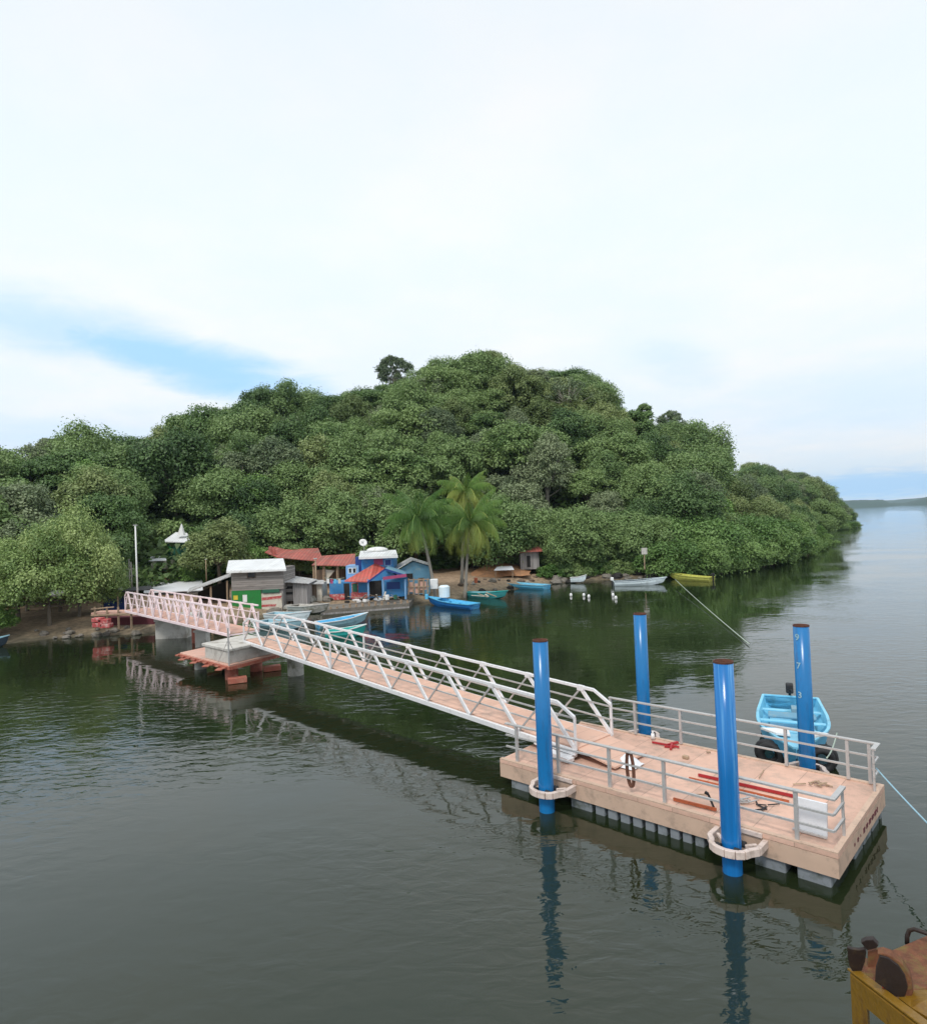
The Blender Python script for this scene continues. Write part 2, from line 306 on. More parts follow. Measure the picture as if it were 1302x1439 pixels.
def tz(x, y):
    u = x/y; ys = np.interp(u, SU, SY); yr = np.interp(u, RU, RY); zr = max(.6, np.interp(u, RU, RZ)-np.interp(u, *zip(*TH)))
    be = np.interp(u, *zip(*BEN)); wob = .5*math.sin(x*.21+y*.13)+.35*math.sin(x*.47-y*.31)
    if y < ys+4: return max(-1.6, (y-ys)*.24)+.06*wob*(y > ys)
    if y < ys+4+be: return .96+.035*(y-ys-4)+.06*wob
    b = ys+4+be; z0 = .96+.035*be
    t = (y-b)/max(yr-b, 5)
    if t <= 1: return z0+(zr-z0)*math.sin(math.pi/2*t)**.95+wob*min(1, t*4)
    return zr-(y-yr)*.30*(1-math.exp(-(y-yr)/18))+wob
def on(px, d):   # ground point straight under/over the column at px and depth d
    u = at(px, 760, d).x/d; return u*d, d, tz(u*d, d)
grm, gnt, gb = newmat('shore_and_forest_floor'); L = gnt.links
tc = nd(gnt, 'ShaderNodeTexCoord'); sp = nd(gnt, 'ShaderNodeSeparateXYZ'); L.new(tc.outputs['Object'], sp.inputs[0])
gn = nd(gnt, 'ShaderNodeTexNoise', Scale=.35, Detail=8.0); L.new(tc.outputs['Object'], gn.inputs['Vector'])
ad = nd(gnt, 'ShaderNodeMath', operation='MULTIPLY_ADD'); L.new(gn.outputs[0], ad.inputs[0]); ad.inputs[1].default_value = 1.1; L.new(sp.outputs[2], ad.inputs[2])
gr = nd(gnt, 'ShaderNodeValToRGB'); mr = nd(gnt, 'ShaderNodeMapRange'); L.new(ad.outputs[0], mr.inputs[0]); mr.inputs[1].default_value = 0; mr.inputs[2].default_value = 5; L.new(mr.outputs[0], gr.inputs[0])
e = gr.color_ramp.elements; e[0].position = .1; e[0].color = (.10, .085, .055, 1); e[1].position = .62; e[1].color = (.035, .045, .018, 1)
for p_, c_ in ((.17, (.26, .20, .13, 1)), (.32, (.36, .25, .16, 1)), (.46, (.22, .14, .08, 1))): k = e.new(p_); k.color = c_
gn2 = nd(gnt, 'ShaderNodeTexNoise', Scale=3.0, Detail=6.0); L.new(tc.outputs['Object'], gn2.inputs['Vector'])
gm = nd(gnt, 'ShaderNodeVectorMath', operation='SCALE'); L.new(gr.outputs[0], gm.inputs[0]); mr2 = nd(gnt, 'ShaderNodeMapRange'); L.new(gn2.outputs[0], mr2.inputs[0]); mr2.inputs[1].default_value = .3; mr2.inputs[2].default_value = .7; mr2.inputs[3].default_value = .6; mr2.inputs[4].default_value = 1.25; L.new(mr2.outputs[0], gm.inputs['Scale'])
L.new(gm.outputs[0], gb.inputs['Base Color']); gb.inputs['Roughness'].default_value = .95
bp = nd(gnt, 'ShaderNodeBump', Strength=.6, Distance=.15); L.new(gn2.outputs[0], bp.inputs['Height']); L.new(bp.outputs[0], gb.inputs['Normal'])
M['ground'] = grm
us = np.linspace(SU[0], SU[-1]+.012, 210); rows = 80
mb = MB(); vs = []
for u in us:
    ys = np.interp(u, SU, SY); yr = np.interp(u, RU, RY)
    for j in range(rows):
        t = j/(rows-1); y = ys-8+(yr+75-ys)*t**1.35; x = u*y
        z = tz(x, y); z = z if u < SU[-1] else min(z, -1)
        vs.append((x, y, z))
mb.add(vs, [(i*rows+j, (i+1)*rows+j, (i+1)*rows+j+1, i*rows+j+1) for i in range(len(us)-1) for j in range(rows-1)])
tag(mb.build('terrain', grm, smooth=True), kind='structure')
# far wooded headland on the right
hs = [P(a, b, 0) for a, b in ((1060, 757), (1110, 752), (1150, 748), (1185, 744), (1207, 740))]
hr = [at(a, b, d) for a, b, d in ((1045, 668, 285), (1090, 675, 288), (1135, 686, 285), (1165, 700, 280), (1190, 724, 272), (1209, 738, 262))]
HSU, HSY = tab([(p.x/p.y, p.y) for p in hs], 0); HRU, HRY = tab([(p.x/p.y, p.y) for p in hr], 0); _, HRZ = tab([(p.x/p.y, p.z) for p in hr], 0)
def hz(x, y):
    u = x/y; ys = np.interp(u, HSU, HSY); yr = np.interp(u, HRU, HRY); zr = max(.3, np.interp(u, HRU, HRZ)-8)
    if y < ys: return -1
    t = (y-ys)/(yr-ys); return zr*math.sin(math.pi/2*min(t, 1))-.25*max(0, y-yr)
us2 = np.linspace(HRU[0]-.06, HRU[-1]+.004, 60); mb = MB(); vs = []
for u in us2:
    ys = np.interp(u, HSU, HSY); yr = np.interp(u, HRU, HRY)
    for j in range(30):
        y = ys-6+(yr+60-ys)*j/29; vs.append((u*y, y, hz(u*y, y)-.2))
mb.add(vs, [(i*30+j, (i+1)*30+j, (i+1)*30+j+1, i*30+j+1) for i in range(59) for j in range(29)])
tag(mb.build('headland', grm, smooth=True), kind='structure')
# distant hills across the water
M['far'] = mat('far_forested_hills', (.03, .06, .035), .95, .3, .01, bump=0)
def hill(name, prof, d, depth):
    mb = MB(); vs = []; n = len(prof)
    for k, (s, zf) in enumerate(((0, 0), (.12, .55), (.3, .9), (.5, 1), (.8, .6), (1, 0))):
        for px, py in prof:
            p = at(px, py, d); y = d-depth/2+depth*s; vs.append((p.x*y/d, y, -2+(p.z+2)*zf))
    mb.add(vs, [(i*n+j, i*n+j+1, (i+1)*n+j+1, (i+1)*n+j) for i in range(5) for j in range(n-1)])
    return tag(mb.build(name, M['far'], smooth=True), kind='structure')
def ripple(prof, st, amp):
    o = []
    for px in range(prof[0][0], prof[-1][0]+1, st):
        o.append((px, float(np.interp(px, *zip(*prof)))+random.uniform(-amp, amp)))
    return o
hill('hills', ripple([(1040, 704), (1150, 703), (1196, 703), (1240, 702), (1248, 706), (1268, 707), (1285, 703), (1302, 698), (1330, 690), (1400, 672), (1500, 660)], 4, .35), 2900, 500)
hill('far_hills', ripple([(1000, 712), (1180, 705), (1250, 703), (1275, 701), (1302, 699), (1350, 690), (1500, 680)], 5, .3), 4700, 900)
# ------------------------------------------------------------------ water
wm, wt, wb = newmat('estuary_water'); L = wt.links
tc = nd(wt, 'ShaderNodeTexCoord'); 
def noise(scale, sx=1, sy=1, det=3, dist=0.0, rot=0):
    mp = nd(wt, 'ShaderNodeMapping'); mp.inputs['Scale'].default_value = (sx, sy, 1); mp.inputs['Rotation'].default_value = (0, 0, rot); L.new(tc.outputs['Object'], mp.inputs[0])
    n = nd(wt, 'ShaderNodeTexNoise', Scale=scale, Detail=det, Distortion=dist); L.new(mp.outputs[0], n.inputs['Vector']); return n.outputs[0]
def mth(op, a, b=None, c=None):
    n = nd(wt, 'ShaderNodeMath', operation=op)
    for i, v in enumerate((a, b, c)):
        if v is None: continue
        if isinstance(v, (int, float)): n.inputs[i].default_value = v
        else: L.new(v, n.inputs[i])
    return n.outputs[0]
n1 = noise(1.9, .75, 1.5, 3, .5, .25); n2 = noise(.55, .8, 1.4, 2, .3, -.3); n3 = noise(.075, 1, 1.6, 4)
pm = nd(wt, 'ShaderNodeMapRange'); L.new(n3, pm.inputs[0]); pm.inputs[1].default_value = .42; pm.inputs[2].default_value = .64; pm.inputs[3].default_value = .2; pm.inputs[4].default_value = 2.2
h = mth('ADD', mth('MULTIPLY', mth('MULTIPLY', n1, pm.outputs[0]), .0145), mth('MULTIPLY', n2, .012))
bp = nd(wt, 'ShaderNodeBump', Strength=1.0, Distance=1.0); L.new(h, bp.inputs['Height'])
L.new(bp.outputs[0], wb.inputs['Normal'])
wb.inputs['Base Color'].default_value = (.013, .020, .008, 1); wb.inputs['Roughness'].default_value = .02; wb.inputs['IOR'].default_value = 1.52
mb = MB(); R = 5600.0; vs = [(0, 0, 0)]; rr = [15, 60, 250, 1000, 3000, R]; n = 48
for r_ in rr:
    for k in range(n): vs.append((r_*math.cos(2*math.pi*k/n), r_*math.sin(2*math.pi*k/n), 0))
fs = [(0, 1+k, 1+(k+1) % n) for k in range(n)]+[(1+i*n+k, 1+(i+1)*n+k, 1+(i+1)*n+(k+1) % n, 1+i*n+(k+1) % n) for i in range(len(rr)-1) for k in range(n)]
mb.add(vs, fs); tag(mb.build('water', wm), kind='structure')
# ------------------------------------------------------------------ forest trees
LAND = [(120, "above the left mangroves"), (235, 'above the tall white mast'), (330, 'above the grey plank house'), (430, "above the long red roofs"), (560, 'above the bright blue house'), (690, "above the coconut palms"), (800, "above the beached light blue boat"), (925, "above the anchored white boat"), (1030, 'above the yellow boat'), (1400, "near the hill's right end")]
KN = dict(dome='round dark green forest tree', umb='flat-topped layered forest tree', olive='olive green rounded forest tree', grey='greyish thin-leaved forest tree', bright='bright green bushy tree', mang='low olive mangrove bush')
KG = dict(dome='round dark forest trees on the hill', umb='flat-topped layered forest trees on the hill', olive='olive green forest trees on the hill', grey='greyish forest trees on the hill', bright='bright green trees on the hill')
def pxof(x, y, z):
    u = x/y; w = (z-CH)/y; c, s = math.cos(PITCH), math.sin(PITCH)
    dd = c+w*s; yy = (-s+w*c)/dd; xx = u/dd; cr, sr = math.cos(ROLL), math.sin(ROLL)
    return PW/2+F*(xx*cr-yy*sr), PH/2-F*(xx*sr+yy*cr)
placed = []
def far_ok(x, y, s): return all((x-a)**2+(y-b)**2 > (s*.5*(1+c/s))**2 for a, b, c in placed)
def forest_tree(key, x, y, z, sc, sz=1):
    px, py = pxof(x, y, z+8*sc); u = x/y; yb = np.interp(u, SU, SY)+np.interp(u, *zip(*BEN)); t = (y-yb)/(np.interp(u, RU, RY)-yb)
    band = 'low on the slope' if t < .28 else 'halfway up the slope' if t < .62 else 'high on the slope' if t < .88 else 'on the hill crest'
    lm = next(s for a, s in LAND if px < a)
    tree(key, x, y, z, sc, '%s %s %s' % (KN[key], band, lm), KG[key], 'forest_tree' if key != 'bright' else 'bushy_tree', sz=sz)
# crest row first, so the skyline is closed
cnt = 0
for pxr in np.arange(-40, 1110, 26):
    d = float(np.interp(pxr, [r[0] for r in ridge], [r[2] for r in ridge]))+random.uniform(-4, 2)
    u = at(pxr, 650, d).x/d; x = u*d
    sc = random.uniform(.74, 1.0)*(1 if pxr < 950 else .68)
    k = random.choice((['dome', 'dome', 'umb', 'olive', 'grey'] if pxr < 850 else ['dome', 'olive', 'grey', 'bright']) if pxr > 200 else ['grey', 'umb', 'grey'])
    forest_tree(k, x, d, tz(x, d)-.6, sc); placed.append((x, d, 5.2)); cnt += 1
while_n = 0
while cnt < 268 and while_n < 30000:
    while_n += 1
    u = random.uniform(-.78, .55); ys = np.interp(u, SU, SY); be = np.interp(u, *zip(*BEN)); yr = np.interp(u, RU, RY)
    y0 = ys+3.5+be*.9; y = math.sqrt(random.uniform(y0*y0, yr*yr)); x = u*y
    s = 5.3 if u < .35 else 4.6
    if not far_ok(x, y, s): continue
    t = (y-y0)/(yr-y0); px, _ = pxof(x, y, 10)
    if 165 < px < 318 and y < 89: continue
    r = random.random()
    if px < 330: k = 'umb' if r < .35 else 'grey' if r < .55 else 'dome' if r < .9 else 'olive'
    elif px < 700: k = 'dome' if r < .5 else 'umb' if r < .8 else 'olive' if r < .9 else 'grey'
    elif px < 980: k = 'olive' if r < .32 and t > .3 else 'grey' if r < .42 else 'dome' if r < .82 else 'umb'
    else: k = 'dome' if r < .42 else 'olive' if r < .7 else 'grey' if r < .82 else 'bright'
    sc = random.uniform(.72, 1.12)*(1 if u < .38 else .78)*(.85 if t < .12 else 1)
    forest_tree(k, x, y, tz(x, y)-.8, sc, random.uniform(.9, 1.15)); placed.append((x, y, s)); cnt += 1
# emergent trees on the crest
for px, d, sc, k, vi, lb in ((562, 168, 1.32, 'sparse', 0, 'tall sparse see-through tree rising above the middle of the hill crest'),
                         (690, 172, .95, 'sparse', 1, 'dark tree standing proud at the highest point of the hill'),
                         (910, 160, 1.0, 'sparse', 1, 'small dark lone crown sticking up on the right part of the crest'),
                         (948, 158, .95, 'sparse', 0, 'loose feathery tree beside the small lone crown on the crest'),
                         (522, 168, .8, 'sparse', 1, 'small dark treetop just left of the tall sparse tree'),
                         (75, 112, .8, 'sparse', 0, 'pale branchy tree on the skyline at the left edge'),
                         (805, 122, 1.0, 'bare', 0, 'nearly leafless grey tree in the middle of the right slope'),
                         (200, 118, .9, 'bare', 0, 'bare pale-limbed tree on the left part of the hill'),
                         (610, 128, .95, 'bare', 0, 'bare grey tree on the slope above the palms'),
                         (930, 118, .85, 'bare', 0, 'bare pale tree low on the right slope above the white boat')):
    x, y, z = on(px, d); tree(k, x, y, z+(3.4 if px == 562 else 2.5 if k == 'sparse' else 1.0), sc, lb, None, 'emergent_tree', vi=vi)
# mangrove fringe on the right shore
i = 0
for px in list(range(935, 1165, 11)):
    pts_ = np.interp(px, [a for a, b in shore_px], [b for a, b in shore_px]); p = P(px, pts_, 0)
    for row in range(2 if px < 1120 else 1):
        d = p.y+1.2+row*4.2+random.uniform(-.6, .8); x = p.x/p.y*d; sc = (.95 if row == 0 else 1.25)*random.uniform(.85, 1.15)*(1 if px < 1120 else .7)
        tree('mang', x, d, max(tz(x, d), 0)-.5, sc, 'low bright olive mangrove bush overhanging the water along the right shore', 'mangrove bushes along the right shore', 'mangrove_bush', 'bush')
for px in range(700, 935, 17):   # dark undergrowth behind the beach and the white boat
    pts_ = np.interp(px, [a for a, b in shore_px], [b for a, b in shore_px]); p = P(px, pts_, 0); d = p.y+(4.5 if px > 780 else 12)+random.uniform(-1, 1.5); x = p.x/p.y*d
    tree('dome', x, d, tz(x, d)-1.5, random.uniform(.62, .85), 'dark round tree low on the bank between the beach shack and the yellow boat', 'dark trees low on the bank', 'bank_tree')
for px in range(1055, 1206, 9):  # far headland trees
    a = px; sh = np.interp(px, [1060, 1110, 1150, 1185, 1207], [757, 752, 748, 744, 740]); p = P(px, sh, 0); 
    for row in range(4):
        f = (row+.15)/4; yr = np.interp(p.x/p.y, HRU, HRY); d = p.y+1+(yr-p.y)*f+random.uniform(-1.5, 1.5); x = p.x/p.y*d; tp = max(0, min(1, (1207-px)/60))
        if row > 0 and px > 1190: continue
        tree('mang' if row == 0 else random.choice(['dome', 'olive', 'umb', 'grey']), x, d, hz(x, d)-.8, (.55+.65*tp)*random.uniform(.85, 1.1), 'hazy tree on the far low headland beyond the right end of the hill', 'trees on the far headland', 'headland_tree')
sy0 = lambda px: float(np.interp(px, [a for a, b in shore_px], [b for a, b in shore_px]))
# near trees of the village
for (px, py, d, k, sc, sz, lb) in (
    (22, 893, 55, 'fluff', 1.25, .98, 'olive green mangrove at the left edge of the photo beside the shore'),
    (66, 893, 53.5, 'fluff', 1.22, 1.08, 'middle tree of the big olive mangrove clump on the left shore'),
    (108, 890, 56, 'fluff', 1.08, 1.45, 'tallest round olive mangrove left of the tall white mast'),
    (142, 884, 57, 'fluff', .55, 1.6, 'olive mangrove nearest to the shore end of the footbridge'),
    (82, 893, 59, 'fluff', 1.25, 1.2, 'olive mangrove at the back of the big clump on the left shore'),
    (36, 893, 60, 'fluff', 1.15, 1.1, 'shorter olive mangrove behind the left of the clump'),
    (-12, 905, 50.5, 'bright', .42, .8, 'small bright green bush at the waterline on the left edge'),
    (158, 830, 82, 'dome', .85, 1.0, 'dark round tree behind the tall white mast'),
    (128, 830, 88, 'bright', 1.1, 1.1, 'bright green tree left of the dark one behind the mast'),
    (95, 830, 86, 'umb', .85, 1.0, 'layered green tree behind the big mangrove clump'),
    (30, 830, 84, 'grey', .95, 1.0, 'grey green tree behind the left end of the mangrove clump'),
    (306, 830, 73, 'olive', .78, .92, 'dense olive tree between the white house and the grey plank house'),
    (345, 830, 76, 'bright', .72, .9, 'small yellow-green tree right of the olive tree behind the plank house'),
    (268, 830, 74, 'bright', .42, .8, 'low green tree below the white hillside house'),
    (362, 830, 92, 'bright', 1.0, 1.1, 'bright green tree rising behind the grey plank house'),
    (410, 830, 78, 'dome', .52, .8, 'low dark tree between the plank house and the red roofs'),
    (425, 830, 95, 'dome', .9, 1.0, 'dark tree directly behind the red roofs'),
    (470, 830, 92, 'olive', .85, 1.05, 'olive tree behind the red roofs, left of the satellite dish'),
    (525, 830, 90, 'dome', .85, 1.0, 'dark tree behind the blue house and its satellite dish'),
    (600, 830, 84, 'dome', .8, 1.0, 'dark tree right behind the left coconut palm'),
    (655, 830, 88, 'dome', .8, 1.0, 'dark tree right behind the right coconut palm'),
    (705, 830, 92, 'dome', .8, 1.0, 'dark tree behind the beach shack')):
    x, y, z = on(px, d); tree(k, x, y, max(z, .3)-.3, sc, lb, None, 'mangrove_tree' if k == 'fluff' else 'village_tree', sz=sz)
for px in list(range(190, 700, 17)):
    ysx = sy0(px); p = P(px, ysx, 0); u = p.x/p.y; d = p.y+np.interp(u, *zip(*BEN))+random.uniform(2.5, 7); d = max(d, 84) if px < 300 else d; x = u*d
    tree('shrub', x, d, tz(x, d)-.2, random.uniform(.8, 1.35), 'leafy shrub in the thicket between the village houses and the forest', 'shrubs behind the village', 'shrub', 'shrub')
for px in list(range(770, 1165, 9)):
    p = P(px, sy0(px), 0); d = p.y+(2.6 if px < 940 else .7)+random.uniform(-.3, .9); x = p.x/p.y*d
    tree('shrub', x, d, max(tz(x, d), 0)-.35, random.uniform(.45, .75), 'low leafy shrub hanging over the waterline under the dark bank trees', 'shrubs along the right waterline', 'shrub', 'shrub')
# undergrowth
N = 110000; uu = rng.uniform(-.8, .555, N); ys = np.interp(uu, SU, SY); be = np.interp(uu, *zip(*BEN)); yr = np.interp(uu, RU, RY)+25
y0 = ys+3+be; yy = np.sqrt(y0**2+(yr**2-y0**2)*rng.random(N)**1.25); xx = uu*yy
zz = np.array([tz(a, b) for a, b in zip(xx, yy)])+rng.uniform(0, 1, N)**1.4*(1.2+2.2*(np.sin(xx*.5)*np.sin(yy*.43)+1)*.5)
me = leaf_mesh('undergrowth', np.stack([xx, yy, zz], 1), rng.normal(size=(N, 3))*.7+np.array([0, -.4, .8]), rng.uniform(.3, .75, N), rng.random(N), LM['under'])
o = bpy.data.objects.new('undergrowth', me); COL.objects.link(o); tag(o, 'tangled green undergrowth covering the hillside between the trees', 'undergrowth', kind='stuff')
# coconut palms
def palm(px_b, py_b, d, crown, lb, seed, nf=26, FL=3.9):
    rr = random.Random(seed); base = at(px_b, py_b, d); c = at(*crown, d+.5); base.z = tz(base.x, base.y)-.3
    e = empty('coconut_palm', base, lb, 'palm tree')
    m = (base+c)/2+Vector((.35 if px_b > crown[0] else -.1, 0, -.2)); ptsx = []
    for i in range(9):
        t = i/8; ptsx.append(base*(1-t)**2+m*2*t*(1-t)+c*t*t)
    MB().tube(ptsx, [.24, .18, .16, .15, .14, .14, .13, .13, .12], 8).build('trunk', M['palebark'], e, smooth=True)
    P_, faces, tint = [], [], []
    for k in range(nf):
        az = k*2.399+rr.uniform(-.2, .2); el = 1.25-1.75*(k/nf)+rr.uniform(-.12, .12); fl = FL*rr.uniform(.82, 1.1); droop = .55+.75*(k/nf)
        p = Vector(c); a = el; st = fl/16; path = [p.copy()]
        for s in range(16):
            a -= droop*2.0/16*(.5+s/16); p = p+Vector((math.cos(az)*math.cos(a), math.sin(az)*math.cos(a), math.sin(a)))*st; path.append(p.copy())
        old = max(0, (k/nf-.45))*1.6
        side = Vector((-math.sin(az), math.cos(az), 0))
        for s in range(1, 17):
            for q in range(4):
                t = (s-1+q/4)/16; b = path[s-1].lerp(path[s], q/4); dr = (path[s]-path[s-1]).normalized(); ll = fl*.27*math.sin(math.pi*min(1, .12+t*.95))**.6
                for sg in (-1, 1):
                    tip = b+(side*sg*.55+dr*.42+Vector((0, 0, -.8-rr.uniform(0, .5))))*ll*rr.uniform(.8, 1.15); w = dr*.017
                    i0 = len(P_); P_.extend([b-w, b+w, (b+w*1.2+(tip-b)*.55)+Vector((0, 0, .04)), tip, (b-w*1.2+(tip-b)*.55)+Vector((0, 0, .04))]); faces.append((i0, i0+1, i0+2, i0+3, i0+4)); tint.append(min(1.3, max(0, old*1.25)+t*.3+rr.uniform(-.2, .15)))
        for s in range(0, 16, 2):
            b = path[s]; b2 = path[s+2]; i0 = len(P_); w = side*.03; P_.extend([b-w, b+w, b2+w, b2-w]); faces.append((i0, i0+1, i0+2, i0+3)); tint.append(.9)
    cr = MB(); cr.add(P_, faces); o = cr.build('crown', LM['palm'], e); a = o.data.attributes.new('tint', 'FLOAT', 'FACE'); a.data.foreach_set('value', tint)
    nuts = MB()
    for k in range(9):
        an = k*.7; nuts.blob(c+Vector((.28*math.cos(an), .28*math.sin(an), -.3-.1*(k % 3))), (.14, .14, .17), 6, seed=k)
    nuts.build('coconut_cluster', M['tanwood'], e, smooth=True)
palm(613, 838, 64, (588, 727), 'left coconut palm with a leaning pale trunk beside the blue-grey house', 3, 30, 4.6)
palm(652, 822, 67, (660, 733), 'right coconut palm with an upright trunk and yellowing lower fronds', 5, 32, 4.7)
palm(648, 815, 71, (654, 690), 'taller coconut palm rising behind the right palm, with a yellow frond', 9, 22, 3.9)
# ------------------------------------------------------------------ pontoon
A = P(702, 1067, .75); B = P(1174, 1201, .75); EX = Vector((ED[0], ED[1], 0)).normalized(); NY = Vector((-EX.y, EX.x, 0)); LEN = 8.85; WID = 4.32; B = A+EX*LEN
def D(a, b, z=.75): v = A+EX*a+NY*b; v.z = z; return v
RZD = math.atan2(EX.y, EX.x)
pon = empty('floating_pontoon', D(LEN/2, WID/2, 0), 'salmon coloured floating pontoon with grey railings moored between four blue piles', 'pontoon')
MB().slab([D(0, 0), D(LEN, 0), D(LEN, WID), D(0, WID)], .10).build('deck', M['deck'], pon, bevel=.01)
mb = MB()
mb.bar(D(0, .04, .45), D(LEN, .04, .45), .08, .39); mb.bar(D(0, WID-.04, .45), D(LEN, WID-.04, .45), .08, .39)
mb.bar(D(.04, .085, .45), D(.04, WID-.085, .45), .08, .39); mb.bar(D(LEN-.04, .085, .45), D(LEN-.04, WID-.085, .45), .08, .39)
mb.build('fascia', M['fascia'], pon)
mb = MB(); mb.bar(D(.002, .06, .765), D(LEN, .06, .765), .12, .03); mb.bar(D(0, WID-.06, .765), D(LEN, WID-.06, .765), .12, .03); mb.bar(D(LEN-.06, .125, .765), D(LEN-.06, WID-.125, .765), .12, .03)
mb.build('deck_edging', M['fascia'], pon)
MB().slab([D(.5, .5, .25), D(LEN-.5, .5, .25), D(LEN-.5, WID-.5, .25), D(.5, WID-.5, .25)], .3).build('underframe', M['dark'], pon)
def a_of(px):
    lo, hi = -1, LEN+1
    for _ in range(40):
        m_ = (lo+hi)/2; v = D(m_, 0, .2)
        if pxof(v.x, v.y, v.z)[0] < px: lo = m_
        else: hi = m_
    return lo
fl = [(716, 740), (800, 829)]+[(834+k*17.5, 834+k*17.5+13) for k in range(9)]+[(1058, 1102), (1118, 1166)]
for x0, x1 in fl:
    a0, a1 = a_of(x0), a_of(x1); mb = MB()
    for bb in (.06, ):
        mb.prism([D(a0, bb, -.35), D(a1, bb, -.35), D(a1, bb+1.4, -.35), D(a0, bb+1.4, -.35)], (0, 0, .62))
    mb.build('float_block', M['float'], pon, bevel=.03)
for k in range(5):
    b0 = .15+k*.82; a0 = LEN-.62
    if k == 0: continue
    MB().prism([D(a0, b0+.6, -.35), D(a0+.55, b0+.6, -.35), D(a0+.55, b0+1.3 if k < 4 else WID-.1, -.35), D(a0, b0+1.3 if k < 4 else WID-.1, -.35)], (0, 0, .61)).build('float_block', M['float'], pon, bevel=.03)
# lettering strokes on the end face
mb = MB()
x = .35
for k, (w_, h_) in enumerate([(.1, .12), (.16, .16), (.05, .1), (.24, .2), (.26, .18), (.3, .2), (.3, .19), (.32, .2), (.12, .22)]):
    b0 = 1.25+k*.27; mb.bar(D(LEN+.004, b0, .46), D(LEN+.004, b0+w_*.55, .46), .008, h_*.55); mb.bar(D(LEN+.005, b0+.02, .42+h_*.3), D(LEN+.005, b0+w_*.7, .42+h_*.3), .008, .03)
mb.build('worn_lettering', M['maroon'], pon)
# railings: near and far runs of the pontoon
def railing(b, posts, a0, a1, ret, retpost, name, lb):
    s = 1 if b < 1 else -1; h = 1.02; r = empty(name, D((a0+a1)/2, b, .78), None, None)
    del_keys = None
    r.parent = pon; r.location = D((a0+a1)/2, b, .78)-pon.location
    if lb: r['label'] = lb
    MB().bar(D(a0, b, .78+h), D(a1+.05, b, .78+h), .11, .045).build('top_rail', M['rail'], r, bevel=.008)
    pieces('middle_rail', M['rail'], r, [(D(a0, b, .78+hh), D(a1, b, .78+hh), .045, .045) for hh in (.36, .69)])
    pieces('return_rail', M['rail'], r, [(D(a1, b+s*.056, .78+h), D(a1, b+s*ret, .78+h), .11, .045)]+[(D(a1-.002, b+s*.024, .78+hh), D(a1-.002, b+s*ret, .78+hh), .045, .045) for hh in (.36, .69)])
    for a in posts: MB().bar(D(a, b, .78), D(a, b, .78+h-.024), .075, .075).build('post', M['rail'], r)
    MB().bar(D(a1-.01, b+s*retpost, .78), D(a1-.01, b+s*retpost, .78+h-.024), .05, .05).build('post', M['rail'], r)
    return r
def a_fl(px, b=.12):
    lo, hi = -1, LEN+1
    for _ in range(40):
        m_ = (lo+hi)/2; v = D(m_, b, .78)
        if pxof(v.x, v.y, v.z)[0] < px: lo = m_
        else: hi = m_
    return lo
railing(.12, [a_fl(x) for x in (727, 785, 857, 934, 1120)], a_fl(712), LEN-.08, .78, .74, 'near_railing', None)
railing(WID-.12, [a_fl(x, WID-.12) for x in (859, 893, 957, 1028, 1105, 1192, 1223)], a_fl(857, WID-.12), LEN-.08, .5, .46, 'far_railing', None)
# pile guides
def guide(a, side):
    s = -1 if side == 0 else 1; b0 = 0 if side == 0 else WID; R_ = .62; mb = MB(); pp = [D(a-.52, b0, .55), D(a-.52, b0+s*.45, .55)]
    for k in range(7):
        t = math.pi*k/6; pp.append(D(a-.40*math.cos(t), b0+s*(.62+.30*math.sin(t)), .55))
    pp += [D(a+.52, b0+s*.45, .55), D(a+.52, b0, .55)]
    for i in range(len(pp)-1): mb.bar(pp[i], pp[i+1], .11, .16)
    mb.bar(D(a-.46, b0+s*.02, .70), D(a+.46, b0+s*.02, .70), .06, .1)
    mb.bar(D(a-.42, b0+s*.25, .57), D(a-.24, b0+s*.45, .57), .07, .07); mb.bar(D(a+.42, b0+s*.25, .57), D(a+.24, b0+s*.45, .57), .07, .07)
    mb.build('pile_guide', M['guide'], pon, bevel=.01)
    for k in range(4):
        mb = MB(); t = math.pi/4+k*math.pi/2; mb.tube([D(a+.27*math.cos(t)-.05, b0+s*.58+.27*math.sin(t), .58), D(a+.27*math.cos(t)+.05, b0+s*.58+.27*math.sin(t), .58)], .07, 10); mb.build('guide_roller', M['black'], pon)
PA = [2.06, 6.93]
for a in PA: guide(a, 0); guide(a, 1)
